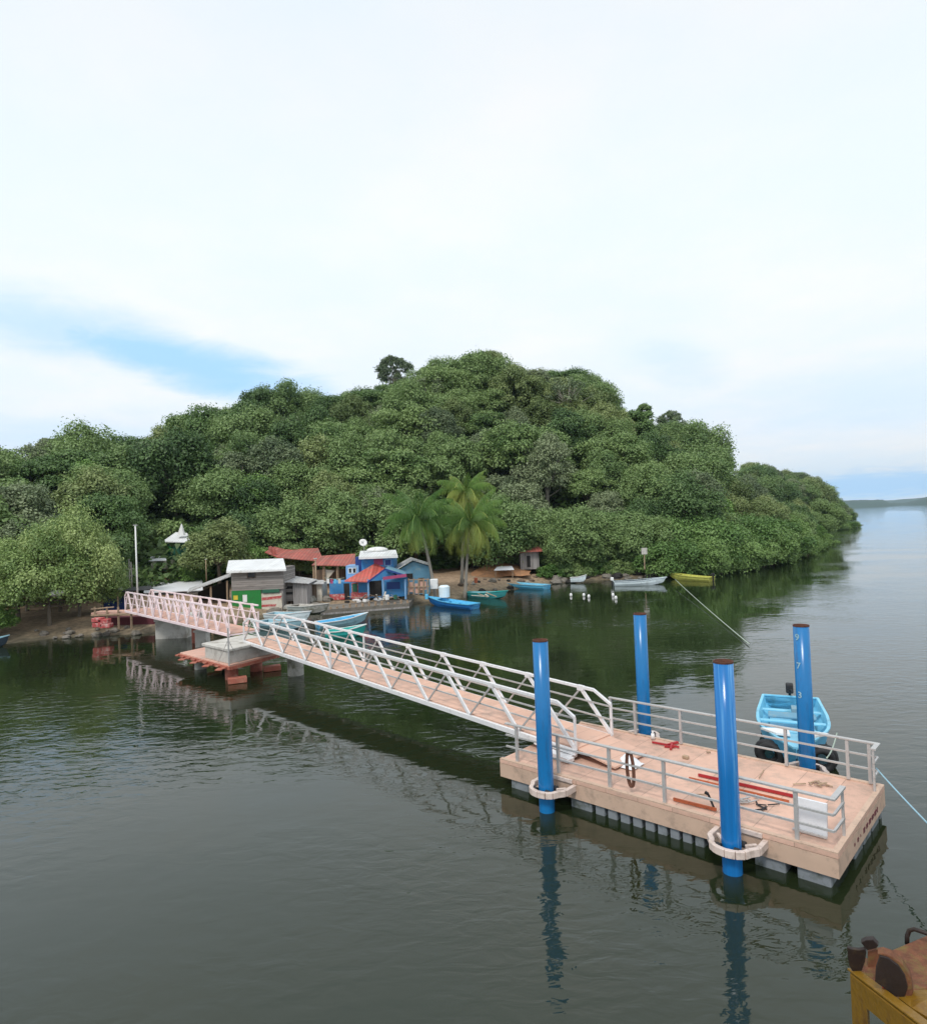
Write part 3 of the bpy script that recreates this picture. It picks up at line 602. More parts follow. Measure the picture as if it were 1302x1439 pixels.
# blue piles
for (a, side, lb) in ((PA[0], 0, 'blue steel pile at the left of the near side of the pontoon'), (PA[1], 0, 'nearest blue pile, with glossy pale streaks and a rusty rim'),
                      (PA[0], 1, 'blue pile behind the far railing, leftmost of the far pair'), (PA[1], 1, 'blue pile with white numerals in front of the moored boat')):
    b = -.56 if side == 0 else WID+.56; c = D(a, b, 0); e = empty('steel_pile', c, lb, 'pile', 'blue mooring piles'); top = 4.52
    ptsx = []; n = 28; mb = MB()
    vs = []; r0, r1 = .205, .188
    for (r, z) in ((r0, -3), (r0, 0.0), (r0, 2), (r0, top), (r1, top), (r1, top-1.2)):
        for k in range(n): t = 2*math.pi*k/n; vs.append((c.x+r*math.cos(t), c.y+r*math.sin(t), z))
    mb.add(vs, [(i*n+k, i*n+(k+1) % n, (i+1)*n+(k+1) % n, (i+1)*n+k) for i in range(5) for k in range(n)]); mb.m = [0 if i < 3 else 1 for i in range(5) for k in range(n)]
    mb.add([(c.x+r1*math.cos(2*math.pi*k/n), c.y+r1*math.sin(2*math.pi*k/n), top-1.2) for k in range(n)], [tuple(range(n))], 1)
    mb.build('tube', [M['pilesheen' if a == PA[1] and side == 0 else 'pile'], M['rust']], e, smooth=True)
    vs = []; nn = 28
    for r, z in ((r0+.004, top-.035), (r0+.004, top+.003), (r1, top+.003)):
        for k in range(nn): t = 2*math.pi*k/nn; vs.append((c.x+r*math.cos(t), c.y+r*math.sin(t), z))
    MB().add(vs, [(i*nn+k, i*nn+(k+1) % nn, (i+1)*nn+(k+1) % nn, (i+1)*nn+k) for i in range(2) for k in range(nn)]).build('rusty_rim', M['rust'], e)
    if side == 1 and a == PA[1]:
        for ch, z in (('9', 4.20), ('7', 3.42), ('3', 2.62)):
            cu = bpy.data.curves.new('numeral', 'FONT'); cu.body = ch; cu.size = .24; cu.align_x = 'CENTER'; cu.align_y = 'CENTER'; cu.offset = .004
            t_ = bpy.data.objects.new('numeral', cu); COL.objects.link(t_); bpy.context.view_layer.update(); me = bpy.data.meshes.new_from_object(t_); bpy.data.objects.remove(t_)
            # wrap the numeral round the pile, left of the side that faces the camera
            import bmesh
            bm = bmesh.new(); bm.from_mesh(me); bmesh.ops.triangulate(bm, faces=bm.faces); bmesh.ops.subdivide_edges(bm, edges=bm.edges, cuts=2); 
            face = math.atan2(-c.y, -c.x)-.55
            for v in bm.verts:
                th = face+v.co.x/r0; rr_ = r0+.006; v.co = Vector((rr_*math.cos(th), rr_*math.sin(th), z+v.co.y))
            bm.to_mesh(me); bm.free(); me.materials.clear(); me.materials.append(M['bt_pale'])
            o = bpy.data.objects.new('numeral', me); COL.objects.link(o); o.parent = e
# ------------------------------------------------------------------ gangway and footbridge
def truss_bridge(name, lb, cat, n0, n1, width, bays, H, mats, dz_deck=.12, endslope=True, heavy=.10):
    """n0,n1: ends of the near bottom chord; second truss stands 'width' to the far side"""
    n0 = Vector(n0); n1 = Vector(n1); d = (n1-n0); hd = Vector((d.x, d.y, 0)).normalized(); sd = Vector((-hd.y, hd.x, 0)); UP = Vector((0, 0, 1))
    if sd.y < 0: sd = -sd
    e = empty(name, (n0+n1)/2+Vector((0, 0, 0)), lb, cat); mt, mr_, mdk = mats
    g = lambda t, z=0, s=0: n0+d*t+UP*z+sd*s
    MB().prism([g(0, dz_deck-.06, .08), g(1, dz_deck-.06, .08), g(1, dz_deck-.06, width-.08), g(0, dz_deck-.06, width-.08)], (0, 0, .06)).build('deck', mdk, e)
    mb = MB()
    for k in range(bays*2+1): mb.bar(g(k/bays/2*.998+.001, .0, .05), g(k/bays/2*.998+.001, .0, width-.05), .07, .09)
    mb.build('floor_beams', mr_, e)
    for s in (0, width):
        tr = bpy.data.objects.new('side_truss', None); COL.objects.link(tr); tr.parent = e; tr.location = g(.5, 0, s)-e.location
        hb = 1/bays/2
        MB().bar(g(0, 0, s), g(1, 0, s), .10, .16).build('bottom_chord', mt, tr, bevel=.01)
        mb = MB()
        a0 = hb*.55; a1 = 1-(hb*.55 if endslope else 0)
        mb.bar(g(a0, H, s), g(a1, H, s), .09, .09)
        mb.bar(g(0, H*.76, s), g(a0, H, s), .08, .08)
        if endslope: mb.bar(g(a1, H, s), g(1, H*.76, s), .08, .08)
        for k in range(bays): mb.bar(g((k+.5)/bays-.0055, H-.03, s), g((k+.5)/bays+.0055, H-.03, s), .105, .17)
        mb.build('top_chord', mt, tr, bevel=.008)
        pieces('handrail', mr_, tr, [(g(0, H*z, s+(.05 if s == 0 else -.05)), g(1, H*z, s+(.05 if s == 0 else -.05)), .035, .045) for z in (.42, .72)])
        for k in range(bays):
            p0 = g(k/bays, .07, s); ap = g((k+.5)/bays, H-.04, s); p1 = g((k+1)/bays, .07, s)
            MB().bar(p0, ap, .05, heavy*.5).build('diagonal', mr_ if name == 'gangway' else mt, tr)
            MB().bar(ap, p1, .07, heavy).build('diagonal', mt, tr)
        mid = round(bays*.36)/bays
        pieces('vertical_post', mt, tr, [(g(t, .07, s), g(t, H*.76, s), .06, .06) for t in (0, 1)]+[(g(mid, .07, s), g(mid, H-.04, s), .06, .06)])
    return e, g
G1 = P(809, 1058, 1.0); G0 = at(343, 902, 35.6)
gw, gg = truss_bridge('gangway', 'white aluminium truss gangway with pink deck sloping from the concrete pier down to the pontoon', 'gangway', G0, G1, 1.75, 10, 1.32, (M['alu'], M['rail'], M['gdeck']))
mb = MB(); mb.prism([gg(1, .03, .1), gg(1, .03, 1.65), gg(1, .03, 1.65)+EX*0+(gg(1)-gg(0)).normalized()*1.25+Vector((0, 0, -.17)), gg(1, .03, .1)+(gg(1)-gg(0)).normalized()*1.25+Vector((0, 0, -.17))], (0, 0, .05)); mb.build('hinged_ramp_flap', M['gdeck'], gw)
mb = MB(); mb.bar(gg(.965, -.12, -.22), gg(1.0, -.16, -.22), .25, .10); mb.bar(gg(.93, -.1, 0), gg(.97, -.22, 0), .08, .08); mb.box(gg(.985, -.14, .0), (.5, .3, .09), RZD); mb.build('landing_bracket', M['alu'], gw)
W1 = at(322, 893, 37.6); W0 = at(176, 859, 51.0)
fb, fg = truss_bridge('footbridge', 'pinkish white truss footbridge running from the shore to the concrete pier', 'footbridge', W0, W1, 1.8, 12, 1.5, (M['pinkrail'], M['pinkrail'], M['pinkslab']), endslope=False, heavy=.2)
# ------------------------------------------------------------------ concrete pier
s0 = P(322, 938, .85); s1 = P(250, 919, .85); s2 = P(392, 920, .85); s3 = s1+s2-s0
pier = empty('bridge_pier', Vector(((s0.x+s3.x)/2, (s0.y+s3.y)/2, 0)), 'pale concrete pier block on a slab with red formwork, between the gangway and footbridge', 'pier')
lp = lambda a, b, z: Vector((*(s0+(s1-s0)*a+(s2-s0)*b).xy, z))
MB().slab([lp(.02, .02, .93), lp(.02, .98, .93), lp(.98, .98, .93), lp(.98, .02, .93)], .1).build('slab', M['pinkslab'], pier, bevel=.02)
mb = MB()
for k in range(9): a = k/8; mb.bar(lp(.06+a*.92, -.05, .80), lp(.06+a*.92, .28, .80), .22, .07)
mb.bar(lp(0, .01, .78), lp(1, .01, .78), .07, .16); mb.bar(lp(.0, .03, .78), lp(0, 1, .78), .07, .16); mb.bar(lp(1, .03, .76), lp(1, 1, .76), .07, .14)
for k in range(4): mb.bar(lp(.1+k*.24, -.1, .70), lp(.22+k*.24, .2, .70), .35, .05)
mb.build('red_formwork', M['redform'], pier)
zt = min(G0.z, W1.z)-.16
MB().slab([lp(.05, .06, zt), lp(.05, .93, zt), lp(.5, .93, zt), lp(.5, .06, zt)], zt-.93).build('block', M['conc'], pier, bevel=.03)
MB().slab([lp(.03, .04, zt+.14), lp(.03, .95, zt+.14), lp(.54, .95, zt+.14), lp(.54, .04, zt+.14)], .138).build('block_cap', M['conc'], pier, bevel=.02)
for a, b, m_ in ((.15, .2, 'redform'), (.2, .75, 'redform'), (.8, .25, 'concgrey'), (.8, .8, 'concgrey')):
    c = lp(a, b, 0); MB().tube([(c.x, c.y, -2), (c.x, c.y, .72)], .33, 14).build('pile', M[m_], pier, smooth=True)
for a, b in ((-.02, .12), (.05, .9)):
    c = lp(a, b, 0); MB().box((c.x, c.y, .15), (.9, .5, .25), .4).build('red_block', M['redform'], pier)
c = P(405, 958, 0); e = empty('concrete_dolphin', c, 'dark round concrete pile in the water under the gangway', 'pile'); MB().tube([c+Vector((0, 1.5, -2)), c+Vector((0, 1.5, 1.25))], .42, 16).build('shaft', M['concgrey'], e, smooth=True); MB().tube([c+Vector((0, 1.5, 1.255)), c+Vector((0, 1.5, 1.4))], .5, 16).build('cap', M['concgrey'], e)
# guard post with wires on the pier corner
c = lp(.01, .01, .93); e = empty('guard_post', c, 'thin grey post with stay wires at the near corner of the pier', 'post'); mb = MB(); mb.bar(c, c+Vector((0, 0, 1.9)), .06); mb.build('pole', M['rail'], e); mb = MB(); mb.tube([c+Vector((0, 0, 1.3)), lp(.2, 0, .94)], .015, 5); mb.tube([c+Vector((0, 0, 1.3)), lp(0, .2, .94)], .015, 5); mb.build('stay_wires', M['rail'], e)
# shore abutment of the footbridge
ab = empty('bridge_abutment', P(238, 897, 0), 'stained concrete abutment under the shore half of the footbridge', 'abutment')
mb = MB(); pb(mb, 218, 872, 262, 905, 48.5, 2.5); mb.build('block', M['conc'], ab, bevel=.04)
mb = MB(); pb(mb, 216, 868, 264, 873, 48.3, 2.9); mb.build('cap', M['conc'], ab)
e = empty('red_bridge_pile', P(276, 903, 0), 'rust red pile under the footbridge next to a short white one', 'pile'); mb = MB(); c = P(276, 903, 0); mb.tube([c+Vector((0, 0, -1)), c+Vector((0, 0, 1.7))], .3, 12); mb.build('shaft', M['redform'], e, smooth=True); MB().box(c+Vector((0, 0, 1.75)), (.7, .7, .12)).build('cap', M['conc'], e)
e = empty('white_bridge_pile', P(285, 908, 0), 'short white concrete pile under the footbridge', 'pile'); c = P(285, 908, 0); MB().box((c.x, c.y, .2), (.75, .75, 1.6)).build('shaft', M['conc'], e, bevel=.03); MB().box((c.x, c.y, 1.06), (.9, .9, .12)).build('cap', M['conc'], e)
mb = MB(); pb(mb, 132, 868, 216, 890, 53.2, 1.2); o = mb.build('maroon_shore_wall', M['maroon']); tag(o, 'dark maroon boarded wall on the shore under the footbridge end', 'wall')
e = empty('shore_landing', at(150, 862, 52), 'tan timber landing with rails at the shore end of the footbridge', 'landing')
pieces('post', M['tanwood'], e, [(at(x, 853, 51.8), at(x+1, 884, 51.8), .12) for x in (133, 150, 166, 184)])
pieces('rail', M['tanwood'], e, [(at(128, 865, 51.7), at(188, 862, 51.7), .1), (at(128, 856, 51.7), at(160, 853, 51.7), .08)])
mb = MB(); pb(mb, 128, 860, 190, 862.5, 51.9, 1.3); mb.build('landing_floor', M['pinkslab'], e)
# ------------------------------------------------------------------ boats
def boat(name, lb, c, heading, Lb, Bm, hull, inner, rim, motor=None, depth=.62, group=None, extra=None, cat='boat', tilt=0):
    """stern at -L/2, bow at +L/2 along heading; built round the origin then placed"""
    e = empty(name, (0, 0, 0), lb, cat, group)
    ns = 15; rows = []
    def st(s, off=0):
        hb = Bm/2*(1-max(0, (s-.42)/.58)**2.6)*(.86+.14*min(1, s/.35)); hb = max(hb, .03)
        x = -Lb/2+Lb*s; zk = -.14+.50*depth*max(0, (s-.68)/.32)**2.2; zs = depth*(.74+.52*s**2.6)
        hb = max(.02, hb-off); zk += off*1.2
        rake = .10*Lb*max(0, s-.8)/.2
        return [(x+rake, hb, zs), (x+rake*.6, hb*.93, zk+(zs-zk)*.55), (x+rake*.3, hb*.72, zk+(zs-zk)*.16), (x, 0, zk)]
    def shell(off, flip):
        vs, fs = [], []
        for i in range(ns):
            r = st(i/(ns-1), off); vs += [*r, *[(a, -b, z) for a, b, z in r[-2::-1]]]
        for i in range(ns-1):
            for k in range(6):
                f = (i*7+k, i*7+k+1, (i+1)*7+k+1, (i+1)*7+k); fs.append(f if not flip else f[::-1])
        return vs, fs
    mb = MB(); v, f = shell(0, False); f.append(tuple(range(6, -1, -1))); mb.add(v, f)
    lowm = [1 if (j % 7) in (2, 3) else 0 for j in range(0)]
    mb.build('hull', hull, e, smooth=False)
    mb = MB(); v, f = shell(.045, True); f.append(tuple(range(7))); mb.add(v, f)
    zf = .05*depth+.06; hb = Bm*.33; mb.prism([(-Lb/2+.1, -hb, zf), (Lb*.22, -hb, zf), (Lb*.36, 0, zf+.04), (Lb*.22, hb, zf), (-Lb/2+.1, hb, zf)], (0, 0, .03)); mb.build('inner_hull', inner, e)
    mb = MB()
    for sg in (1, -1):
        pp = [Vector((a, b*sg, z)) for a, b, z in (st(i/(ns-1))[0] for i in range(ns))]
        for i in range(ns-1): mb.bar(pp[i], pp[i+1], .09, .055)
    q = st(0)[0]; mb.bar((q[0], q[1], q[2]), (q[0], -q[1], q[2]), .07, .055); mb.build('gunwale', rim, e)
    for s in (.22, .45, .66):
        q = st(s)[0]; MB().box((q[0], 0, q[2]-.16), (.24, (q[1]-.05)*2, .035)).build('bench', inner, e)
    q = [st(s)[0] for s in (.8, .87, .94, 1)]; mb = MB(); top = [(a, b-.02, z-.015) for a, b, z in q]+[(a, -b+.02, z-.015) for a, b, z in reversed(q)]; mb.prism(top, (0, 0, -.03)); mb.build('foredeck', inner, e)
    if motor:
        z = depth*.74; o = MB(); o.box((-Lb/2-.16, 0, z+.28), (.34, .26, .36)); mo = o.build('outboard_motor', motor, e, bevel=.05)
        o = MB(); o.box((-Lb/2-.16, 0, z-.35), (.14, .09, .9)); o.box((-Lb/2-.2, 0, z-.6), (.4, .05, .06)); o.bar((-Lb/2, 0, z+.25), (-Lb/2+.45, .08, z+.34), .05); o.build('motor_leg', M['black'], mo)
    e.location = c; e.rotation_euler = (tilt, 0, heading); e.location.z += .0
    return e
def boat_px(name, lb, stern, bow, z, **k):
    a = P(*stern, z); b = P(*bow, z); d = b-a; c = (a+b)/2; return boat(name, lb, Vector((c.x, c.y, z-.0)), math.atan2(d.y, d.x), d.length, k.pop('Bm', d.length*.27), **k)
b = boat_px('rowing_boat', 'deep blue small boat at the water edge in front of the palms', (667, 856), (606, 850), .0, hull=M['bt_blue'], inner=M['bt_light'], rim=M['bt_light'], group='fishing boats along the village shore')
b = boat_px('rowing_boat', 'teal green boat drawn up on the sand between the two blue boats', (656, 838), (708, 841), .02, hull=M['bt_teal'], inner=M['bt_pale'], rim=M['bt_turq'], group='fishing boats along the village shore', Bm=1.3)
b = boat_px('panga_boat', 'large light blue boat pulled up by the debris at the beach end', (768, 828), (690, 824), .02, hull=M['bt_light'], inner=M['bt_cyan'], rim=M['bt_pale'], group='fishing boats along the village shore', Bm=1.7)
b = boat_px('panga_boat', 'white and pale blue boat floating before the dark trees', (862, 823), (930, 821), 0, hull=M['bt_white'], inner=M['boatdark'], rim=M['bt_white'], motor=M['white'], Bm=1.5)
b = boat_px('panga_boat', 'yellow boat with a black outboard motor under the mangroves', (1000, 817), (944, 814), 0, hull=M['bt_yellow'], inner=M['bt_yellow'], rim=M['bt_yellow'], motor=M['black'], Bm=1.5)
b = boat_px('panga_boat', 'pale blue and white boat moored behind the gangway railing, bow to the right', (446, 883), (511, 875), 0, hull=M['bt_pale'], inner=M['bt_light'], rim=M['white'], Bm=1.5, group='boats moored behind the gangway')
b = boat_px('rowing_boat', 'turquoise boat half hidden behind the gangway truss', (458, 896), (510, 893), 0, hull=M['bt_turq'], inner=M['bt_turq'], rim=M['white'], Bm=1.5, group='boats moored behind the gangway')
b = boat_px('rowing_boat', 'faded pale blue boat with gear beside the pier end of the gangway', (368, 880), (425, 884), .05, hull=M['bt_pale'], inner=M['bt_pale'], rim=M['bt_white'], Bm=1.7, group='boats moored behind the gangway')
b = boat_px('rowing_boat', 'white fishing boat behind the faded pale blue one, close to the green painted wall', (378, 869), (432, 872), .25, hull=M['bt_white'], inner=M['bt_pale'], rim=M['white'], Bm=1.5)
b = boat_px('rowing_boat', 'dark teal boat bow cut off by the left edge of the photo', (-50, 914), (8, 908), 0, hull=M['boatdark'], inner=M['bt_teal'], rim=M['bt_pale'], Bm=1.2)
b = boat_px('rowing_boat', 'grey hull lying on the stones in front of the sheds', (412, 858), (458, 861), .75, hull=M['concgrey'], inner=M['conc'], rim=M['conc'], Bm=1.6)
b = boat_px('rowing_boat', 'white boat half hidden by shore rocks left of the anchored white boat', (802, 817), (822, 817), .2, hull=M['bt_white'], inner=M['boatdark'], rim=M['white'], Bm=.8)
# boat tied to the pontoon
c0 = P(1121, 1082, .0); far = P(1112, 1000, 0)
mboat = boat('panga_boat', 'light blue fishing boat tied bow-first behind the right far pile, black tyres at its bow', Vector((0, 0, 0)), 0, 6.6, 2.15, M['bt_light'], M['bt_cyan'], M['bt_cyan'], motor=M['black'], depth=.80)
cen = (P(1125, 1070, 0.3)+P(1116, 992, .5))/2; dv = P(1125, 1070, .3)-P(1116, 992, .5)
mboat.location = (cen.x, cen.y+.3, 0); mboat.rotation_euler = (0, 0, math.atan2(dv.y, dv.x))
def in_boat(x, y, z): return Vector((x, y, z))
def child(mb, name, m_, par, **k): 
    sv = par.location.copy(); par.location = (0, 0, 0); o = mb.build(name, m_, par, **k); par.location = sv; return o
mb = MB(); mb.box((1.0, 0, .52), (.75, 1.6, .05)); mb.box((1.0, 0, .40), (.68, 1.5, .18)); child(mb, 'cabin_locker', M['bt_cyan'], mboat, bevel=.03)
mb = MB(); mb.box((-.9, 0, .54), (.6, 1.5, .08)); mb.box((-1.9, .3, .42), (.5, .6, .35)); child(mb, 'rear_locker', M['tealgrey'], mboat, bevel=.03)
for sg in (1, -1): mb = MB(); mb.prism([(1.75, sg*.16, .82), (2.65, sg*.12, .92), (2.6, sg*.50, .91), (1.8, sg*.95, .80)], (0, 0, .06)); child(mb, 'white_bow_panel', M['white'], mboat)
def tyre(c, ax, R_=.36, r=.13):
    mb = MB(); ax = Vector(ax).normalized(); up = Vector((0, 0, 1)); sd = ax.cross(up).normalized(); c = Vector(c); vs = []; n, m_ = 18, 8
    for i in range(n):
        t = 2*math.pi*i/n; d = sd*math.cos(t)+up*math.sin(t)
        for k in range(m_): q = 2*math.pi*k/m_; vs.append(c+d*(R_+r*math.cos(q))+ax*(r*1.25*math.sin(q)))
    mb.add(vs, [(i*m_+k, i*m_+(k+1) % m_, ((i+1) % n)*m_+(k+1) % m_, ((i+1) % n)*m_+k) for i in range(n) for k in range(m_)]); return mb
for sy in (.72, -.72):
    for k in range(2): child(tyre((2.35+.25*k, sy*(1.05-.12*k), .28), (1, .3*(1 if sy > 0 else -1), 0), .30, .11), 'tyre_fender', M['black'], mboat, smooth=True)
# ------------------------------------------------------------------ things on the pontoon deck
def dpx(px, py, z=.76): return P(px, py, z)
def steel_bar(x0, y0, x1, y1, lb, m_='orange', w=.06):
    a, b_ = dpx(x0, y0, .80), dpx(x1, y1, .80); mb = MB(); mb.bar(a, b_, w, w); mb.bar(a+Vector((0, 0, .034)), b_+Vector((0, 0, .034)), w*.5, .006)
    o = mb.build('steel_bar', M[m_]); tag(o, lb, 'steel bar', 'primed steel bars lying on the deck')
steel_bar(981, 1089, 1115, 1119, 'dark red steel bar, farthest of those lying on the pontoon deck', 'redtool')
steel_bar(968, 1094, 1108, 1127, 'orange steel bar lying beside the dark red bar')
steel_bar(946, 1123, 1006, 1138, 'orange steel bar nearest the near railing, left of the glossy pile')
tl = empty('red_clamp', dpx(940, 1046), 'red clamp tool lying near the far railing', 'tool'); mb = MB(); mb.bar(dpx(916, 1043, .80), dpx(938, 1047, .80), .05, .05); mb.bar(dpx(938, 1047, .80), dpx(952, 1043, .82), .07, .06); mb.build('handle', M['redtool'], tl)
mb = MB(); mb.bar(dpx(933, 1049, .79), dpx(947, 1050, .79), .05, .05); mb.bar(dpx(944, 1044, .83), dpx(942, 1053, .79), .06, .06); mb.bar(dpx(944, 1048, .82), dpx(954, 1050, .8), .05, .05); mb.build('jaw', M['redtool'], tl)
c = dpx(880, 1075); mb = MB(); vs = []; n = 9
for i in range(n):
    for j in range(n):
        q = Vector((c.x, c.y, 0))+EX*((i/(n-1)-.5)*.75)+NY*((j/(n-1)-.5)*.65); dz = .22*math.exp(-((i-4)**2+(j-5)**2)/7)+random.uniform(0, .05); vs.append((q.x, q.y, .785+dz*(0 < i < n-1)*(0 < j < n-1)))
mb.add(vs, [(i*n+j, (i+1)*n+j, (i+1)*n+j+1, i*n+j+1) for i in range(n-1) for j in range(n-1)]); tag(mb.build('crumpled_sheet', M['sheet'], smooth=True), 'crumpled white plastic sheet on the deck behind the hanging rope', 'plastic sheet')
# hanging rope coil on the near railing
a_ = a_fl(885); mb = MB()
for k in range(4):
    pp = []
    for i in range(17):
        t = i/16*2*math.pi; pp.append(D(a_+.09*math.sin(t)+.015*k, .12-.075*math.cos(t)*.4+.012*k, 1.80-.44+.46*math.cos(t) if True else 0))
    mb.tube(pp, .016, 6)
tag(mb.build('rope_coil', M['ropebrown'], smooth=True), 'brown rope looped over the near railing of the pontoon', 'rope')
# white boards stacked in the corner
bd = empty('white_board', D(LEN-.75, .5, .78), 'pale grey-white board standing inside the corner of the near railing', 'board'); mb = MB(); mb.prism([D(LEN-.98, .55, .785), D(LEN-.34, .55, .785), D(LEN-.34, .61, .785), D(LEN-.98, .61, .785)], NY*.10+Vector((0, 0, .66))); mb.build('panel', M['sheet'], bd)
mb = MB(); mb.bar(D(LEN-1.0, .50, .80), D(LEN-.32, .50, .80), .05, .04); mb.build('foot', M['rail'], bd)
# loose tools and offcuts
items = [((1050, 1126), 'loose_hardware', 'pile of pale metal fittings on the deck behind the glossy pile', 12, 'rail'), ((1072, 1137), 'metal_offcuts', 'thin grey offcuts lying beside the pile of fittings', 6, 'black'),
         ((1148, 1104), 'wood_chips', 'scattered brown scraps near the right corner of the deck', 9, 'tanwood')]
for (px, py), nm, lb, nn, m_ in items:
    mb = MB(); c = dpx(px, py)
    for k in range(nn):
        q = c+Vector((random.gauss(0, .15), random.gauss(0, .11), .03)); ln = random.uniform(.05, .16); an = random.uniform(0, 3.1); v = Vector((math.cos(an), math.sin(an), 0))*ln; q.z = .785+.012*k*.4; mb.bar(q-v, q+v, random.uniform(.02, .05), .02)
    tag(mb.build(nm, M[m_]), lb, 'scrap')
for (x0, y0, x1, y1), nm, lb, w in (((970, 1117, 996, 1116), 'wooden_stick', 'short dark stick on the deck left of the glossy pile', .03), ((1066, 1093, 1073, 1082), 'wooden_stick', 'thin brown stick lying on the far half of the deck', .025), ((862, 1044, 850, 1040), 'wooden_stick', 'short stick near the gangway end of the deck', .03), ((992, 1057, 998, 1057), 'wooden_block', 'tiny dark block on the deck near the far railing', .05), ((959, 1063, 967, 1065), 'sand_bag', 'small tan lump on the middle of the deck', .12)):
    mb = MB(); mb.bar(dpx(x0, y0, .80), dpx(x1, y1, .80), w, w*.8); tag(mb.build(nm, M['tanwood'], bevel=w*.2), lb, nm.split('_')[1])
c = dpx(1003, 1136, 0.8); mb = MB(); mb.bar(c, c+Vector((-.12, .02, .33)), .05, .05); mb.bar(c+Vector((-.12, .02, .33)), c+Vector((-.18, .06, .36)), .07, .05); tag(mb.build('crowbar', M['black']), 'short black bar leaning beside the glossy pile', 'tool')
c = dpx(917, 1038, .8); mb = MB(); mb.tube([c, c+Vector((0, 0, .16))], [.07, .05], 10); mb.tube([c+Vector((0, 0, .16)), c+Vector((0, 0, .22))], .03, 8); tag(mb.build('white_bottle', M['white'], smooth=True), 'small white bottle at the foot of the far railing', 'bottle')
# ropes over the water
def rope(name, a, b_, sag, r, m_, lb):
    mb = MB(); mb.tube([a.lerp(b_, i/14)-Vector((0, 0, sag*4*(i/14)*(1-i/14))) for i in range(15)], r, 6); tag(mb.build(name, M[m_], smooth=True), lb, 'rope')
rope('mooring_line', P(948, 814, .6), P(1052, 905, .1), .1, .03, 'ropegrey', 'long pale rope stretching across the green water from the yellow boat')
rope('mooring_line', D(LEN-.1, WID-.3, 1.25), P(1345, 1200, 1.2), .03, .018, 'ropeblue', 'thin pale blue rope running from the pontoon corner out of the right edge')
rope('mooring_line', Vector(mboat.location)+Vector((.2, -2.3, .95)), D(7.6, WID-.1, 1.2), .1, .02, 'ropegrey', 'short slack rope tying the light blue boat to the far railing')
for (px, py) in ((802, 838), (820, 838), (827, 840), (861, 838), (865, 842)):
    c = P(px, py, 0); e = empty('mooring_buoy', c, 'small white mooring buoy floating near the white boat', 'buoy', 'white mooring buoys'); MB().blob(c+Vector((0, 0, .12)), (.14, .14, .2), 8, rough=.03, seed=px).build('float', M['white'], e, smooth=True); MB().tube([c+Vector((0, 0, .3)), c+Vector((0, 0, .38))], .03, 6).build('eye', M['black'], e)
# ------------------------------------------------------------------ village
def opening(par, x0, y0, x1, y1, d, m_='glass', name='window', frame='white', fr=True):
    mb = MB(); pb(mb, x0, y0, x1, y1, d-.02, .03); o = mb.build(name, M[m_], par)
    if fr:
        mb = MB(); t = 1.0
        pb(mb, x0-t, y0-t, x1+t, y0, d-.05, .05); pb(mb, x0-t, y1, x1+t, y1+t, d-.05, .05); pb(mb, x0-t, y0+.02, x0, y1-.02, d-.05, .05); pb(mb, x1, y0+.02, x1+t, y1-.02, d-.05, .05); mb.build('frame', M[frame], o)
    return o
def roof4(par, f0, f1, b1, b0, df, db, m_, th=.08, name='roof'):
    mb = MB(); mb.prism([at(*f0, df), at(*f1, df), at(*b1, db), at(*b0, db)], (0, 0, th)); return mb.build(name, M[m_], par)
# grey plank house with green painted boards
g = empty('plank_house', at(362, 862, 60), 'two-storey weathered grey plank house with white roof and green painted lower wall', 'house')
mb = MB(); pb(mb, 325, 800, 398, 829, 60, 4.2); mb.build('upper_wall', M['greywood'], g)
mb = MB(); pb(mb, 325, 829.1, 398, 866, 60.15, 3.9); mb.build('lower_wall', M['greywoodv'], g)
roof4(g, (318, 803.5), (402, 801), (398, 786), (321, 789), 59.5, 65, 'whiteroof', .1)
mb = MB(); pb(mb, 318, 801.5, 402, 804, 59.45, .05); mb.build('roof_fascia', M['white'], g)
mb = MB(); pb(mb, 326, 829.5, 367, 860, 60.02, .1); mb.build('green_painted_panel', M['green'], g)
mb = MB(); pb(mb, 368, 828.5, 392, 833, 59.9, .1); mb.build('green_awning', M['darkgreen'], g)
mb = MB(); pb(mb, 367.5, 834, 396, 860, 60.02, .1); mb.build('pale_panel', M['cream'], g)
mb = MB(); mb.prism([at(367.5, 840, 60), at(396, 837, 60), at(394, 841, 60), at(367.5, 844, 60)], (0, .015, 0)); mb.prism([at(367.5, 850, 60), at(388, 849, 60), at(387, 852, 60), at(367.5, 853, 60)], (0, .015, 0)); mb.build('painted_stripes', M['redbase'], g)
mb = MB(); pb(mb, 341, 836, 347, 846, 59.98, .03); mb.build('white_painted_mark', M['white'], g)
mb = MB(); pb(mb, 328, 837, 334, 843, 59.98, .03); mb.build('yellow_painted_mark', M['yellowp'], g)
opening(g, 348, 805.5, 358, 811.5, 60, 'glass', frame='brownwood')
pieces('stilt', M['brownwood'], g, [(at(x, 862, 60.3), at(x, 874, 60.3), .16) for x in (326, 345, 367, 385, 397)])
# lean-to
g = empty('lean_to_shed', at(298, 855, 60.5), 'dark open lean-to with a sloping grey roof left of the plank house', 'shed')
mb = MB(); mb.prism([at(263, 833, 60), at(325, 810, 60), at(325, 806, 64), at(266, 828, 64)], (0, 0, .09)); mb.build('roof', M['greyroof'], g)
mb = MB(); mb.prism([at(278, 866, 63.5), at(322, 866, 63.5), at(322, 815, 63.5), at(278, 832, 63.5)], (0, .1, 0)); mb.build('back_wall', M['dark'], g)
pieces('post', M['tanwood'], g, [(at(x, y, 60.3), at(x+1, 866, 60.3), .12) for x, y in ((270, 834), (296, 824), (319, 816))])
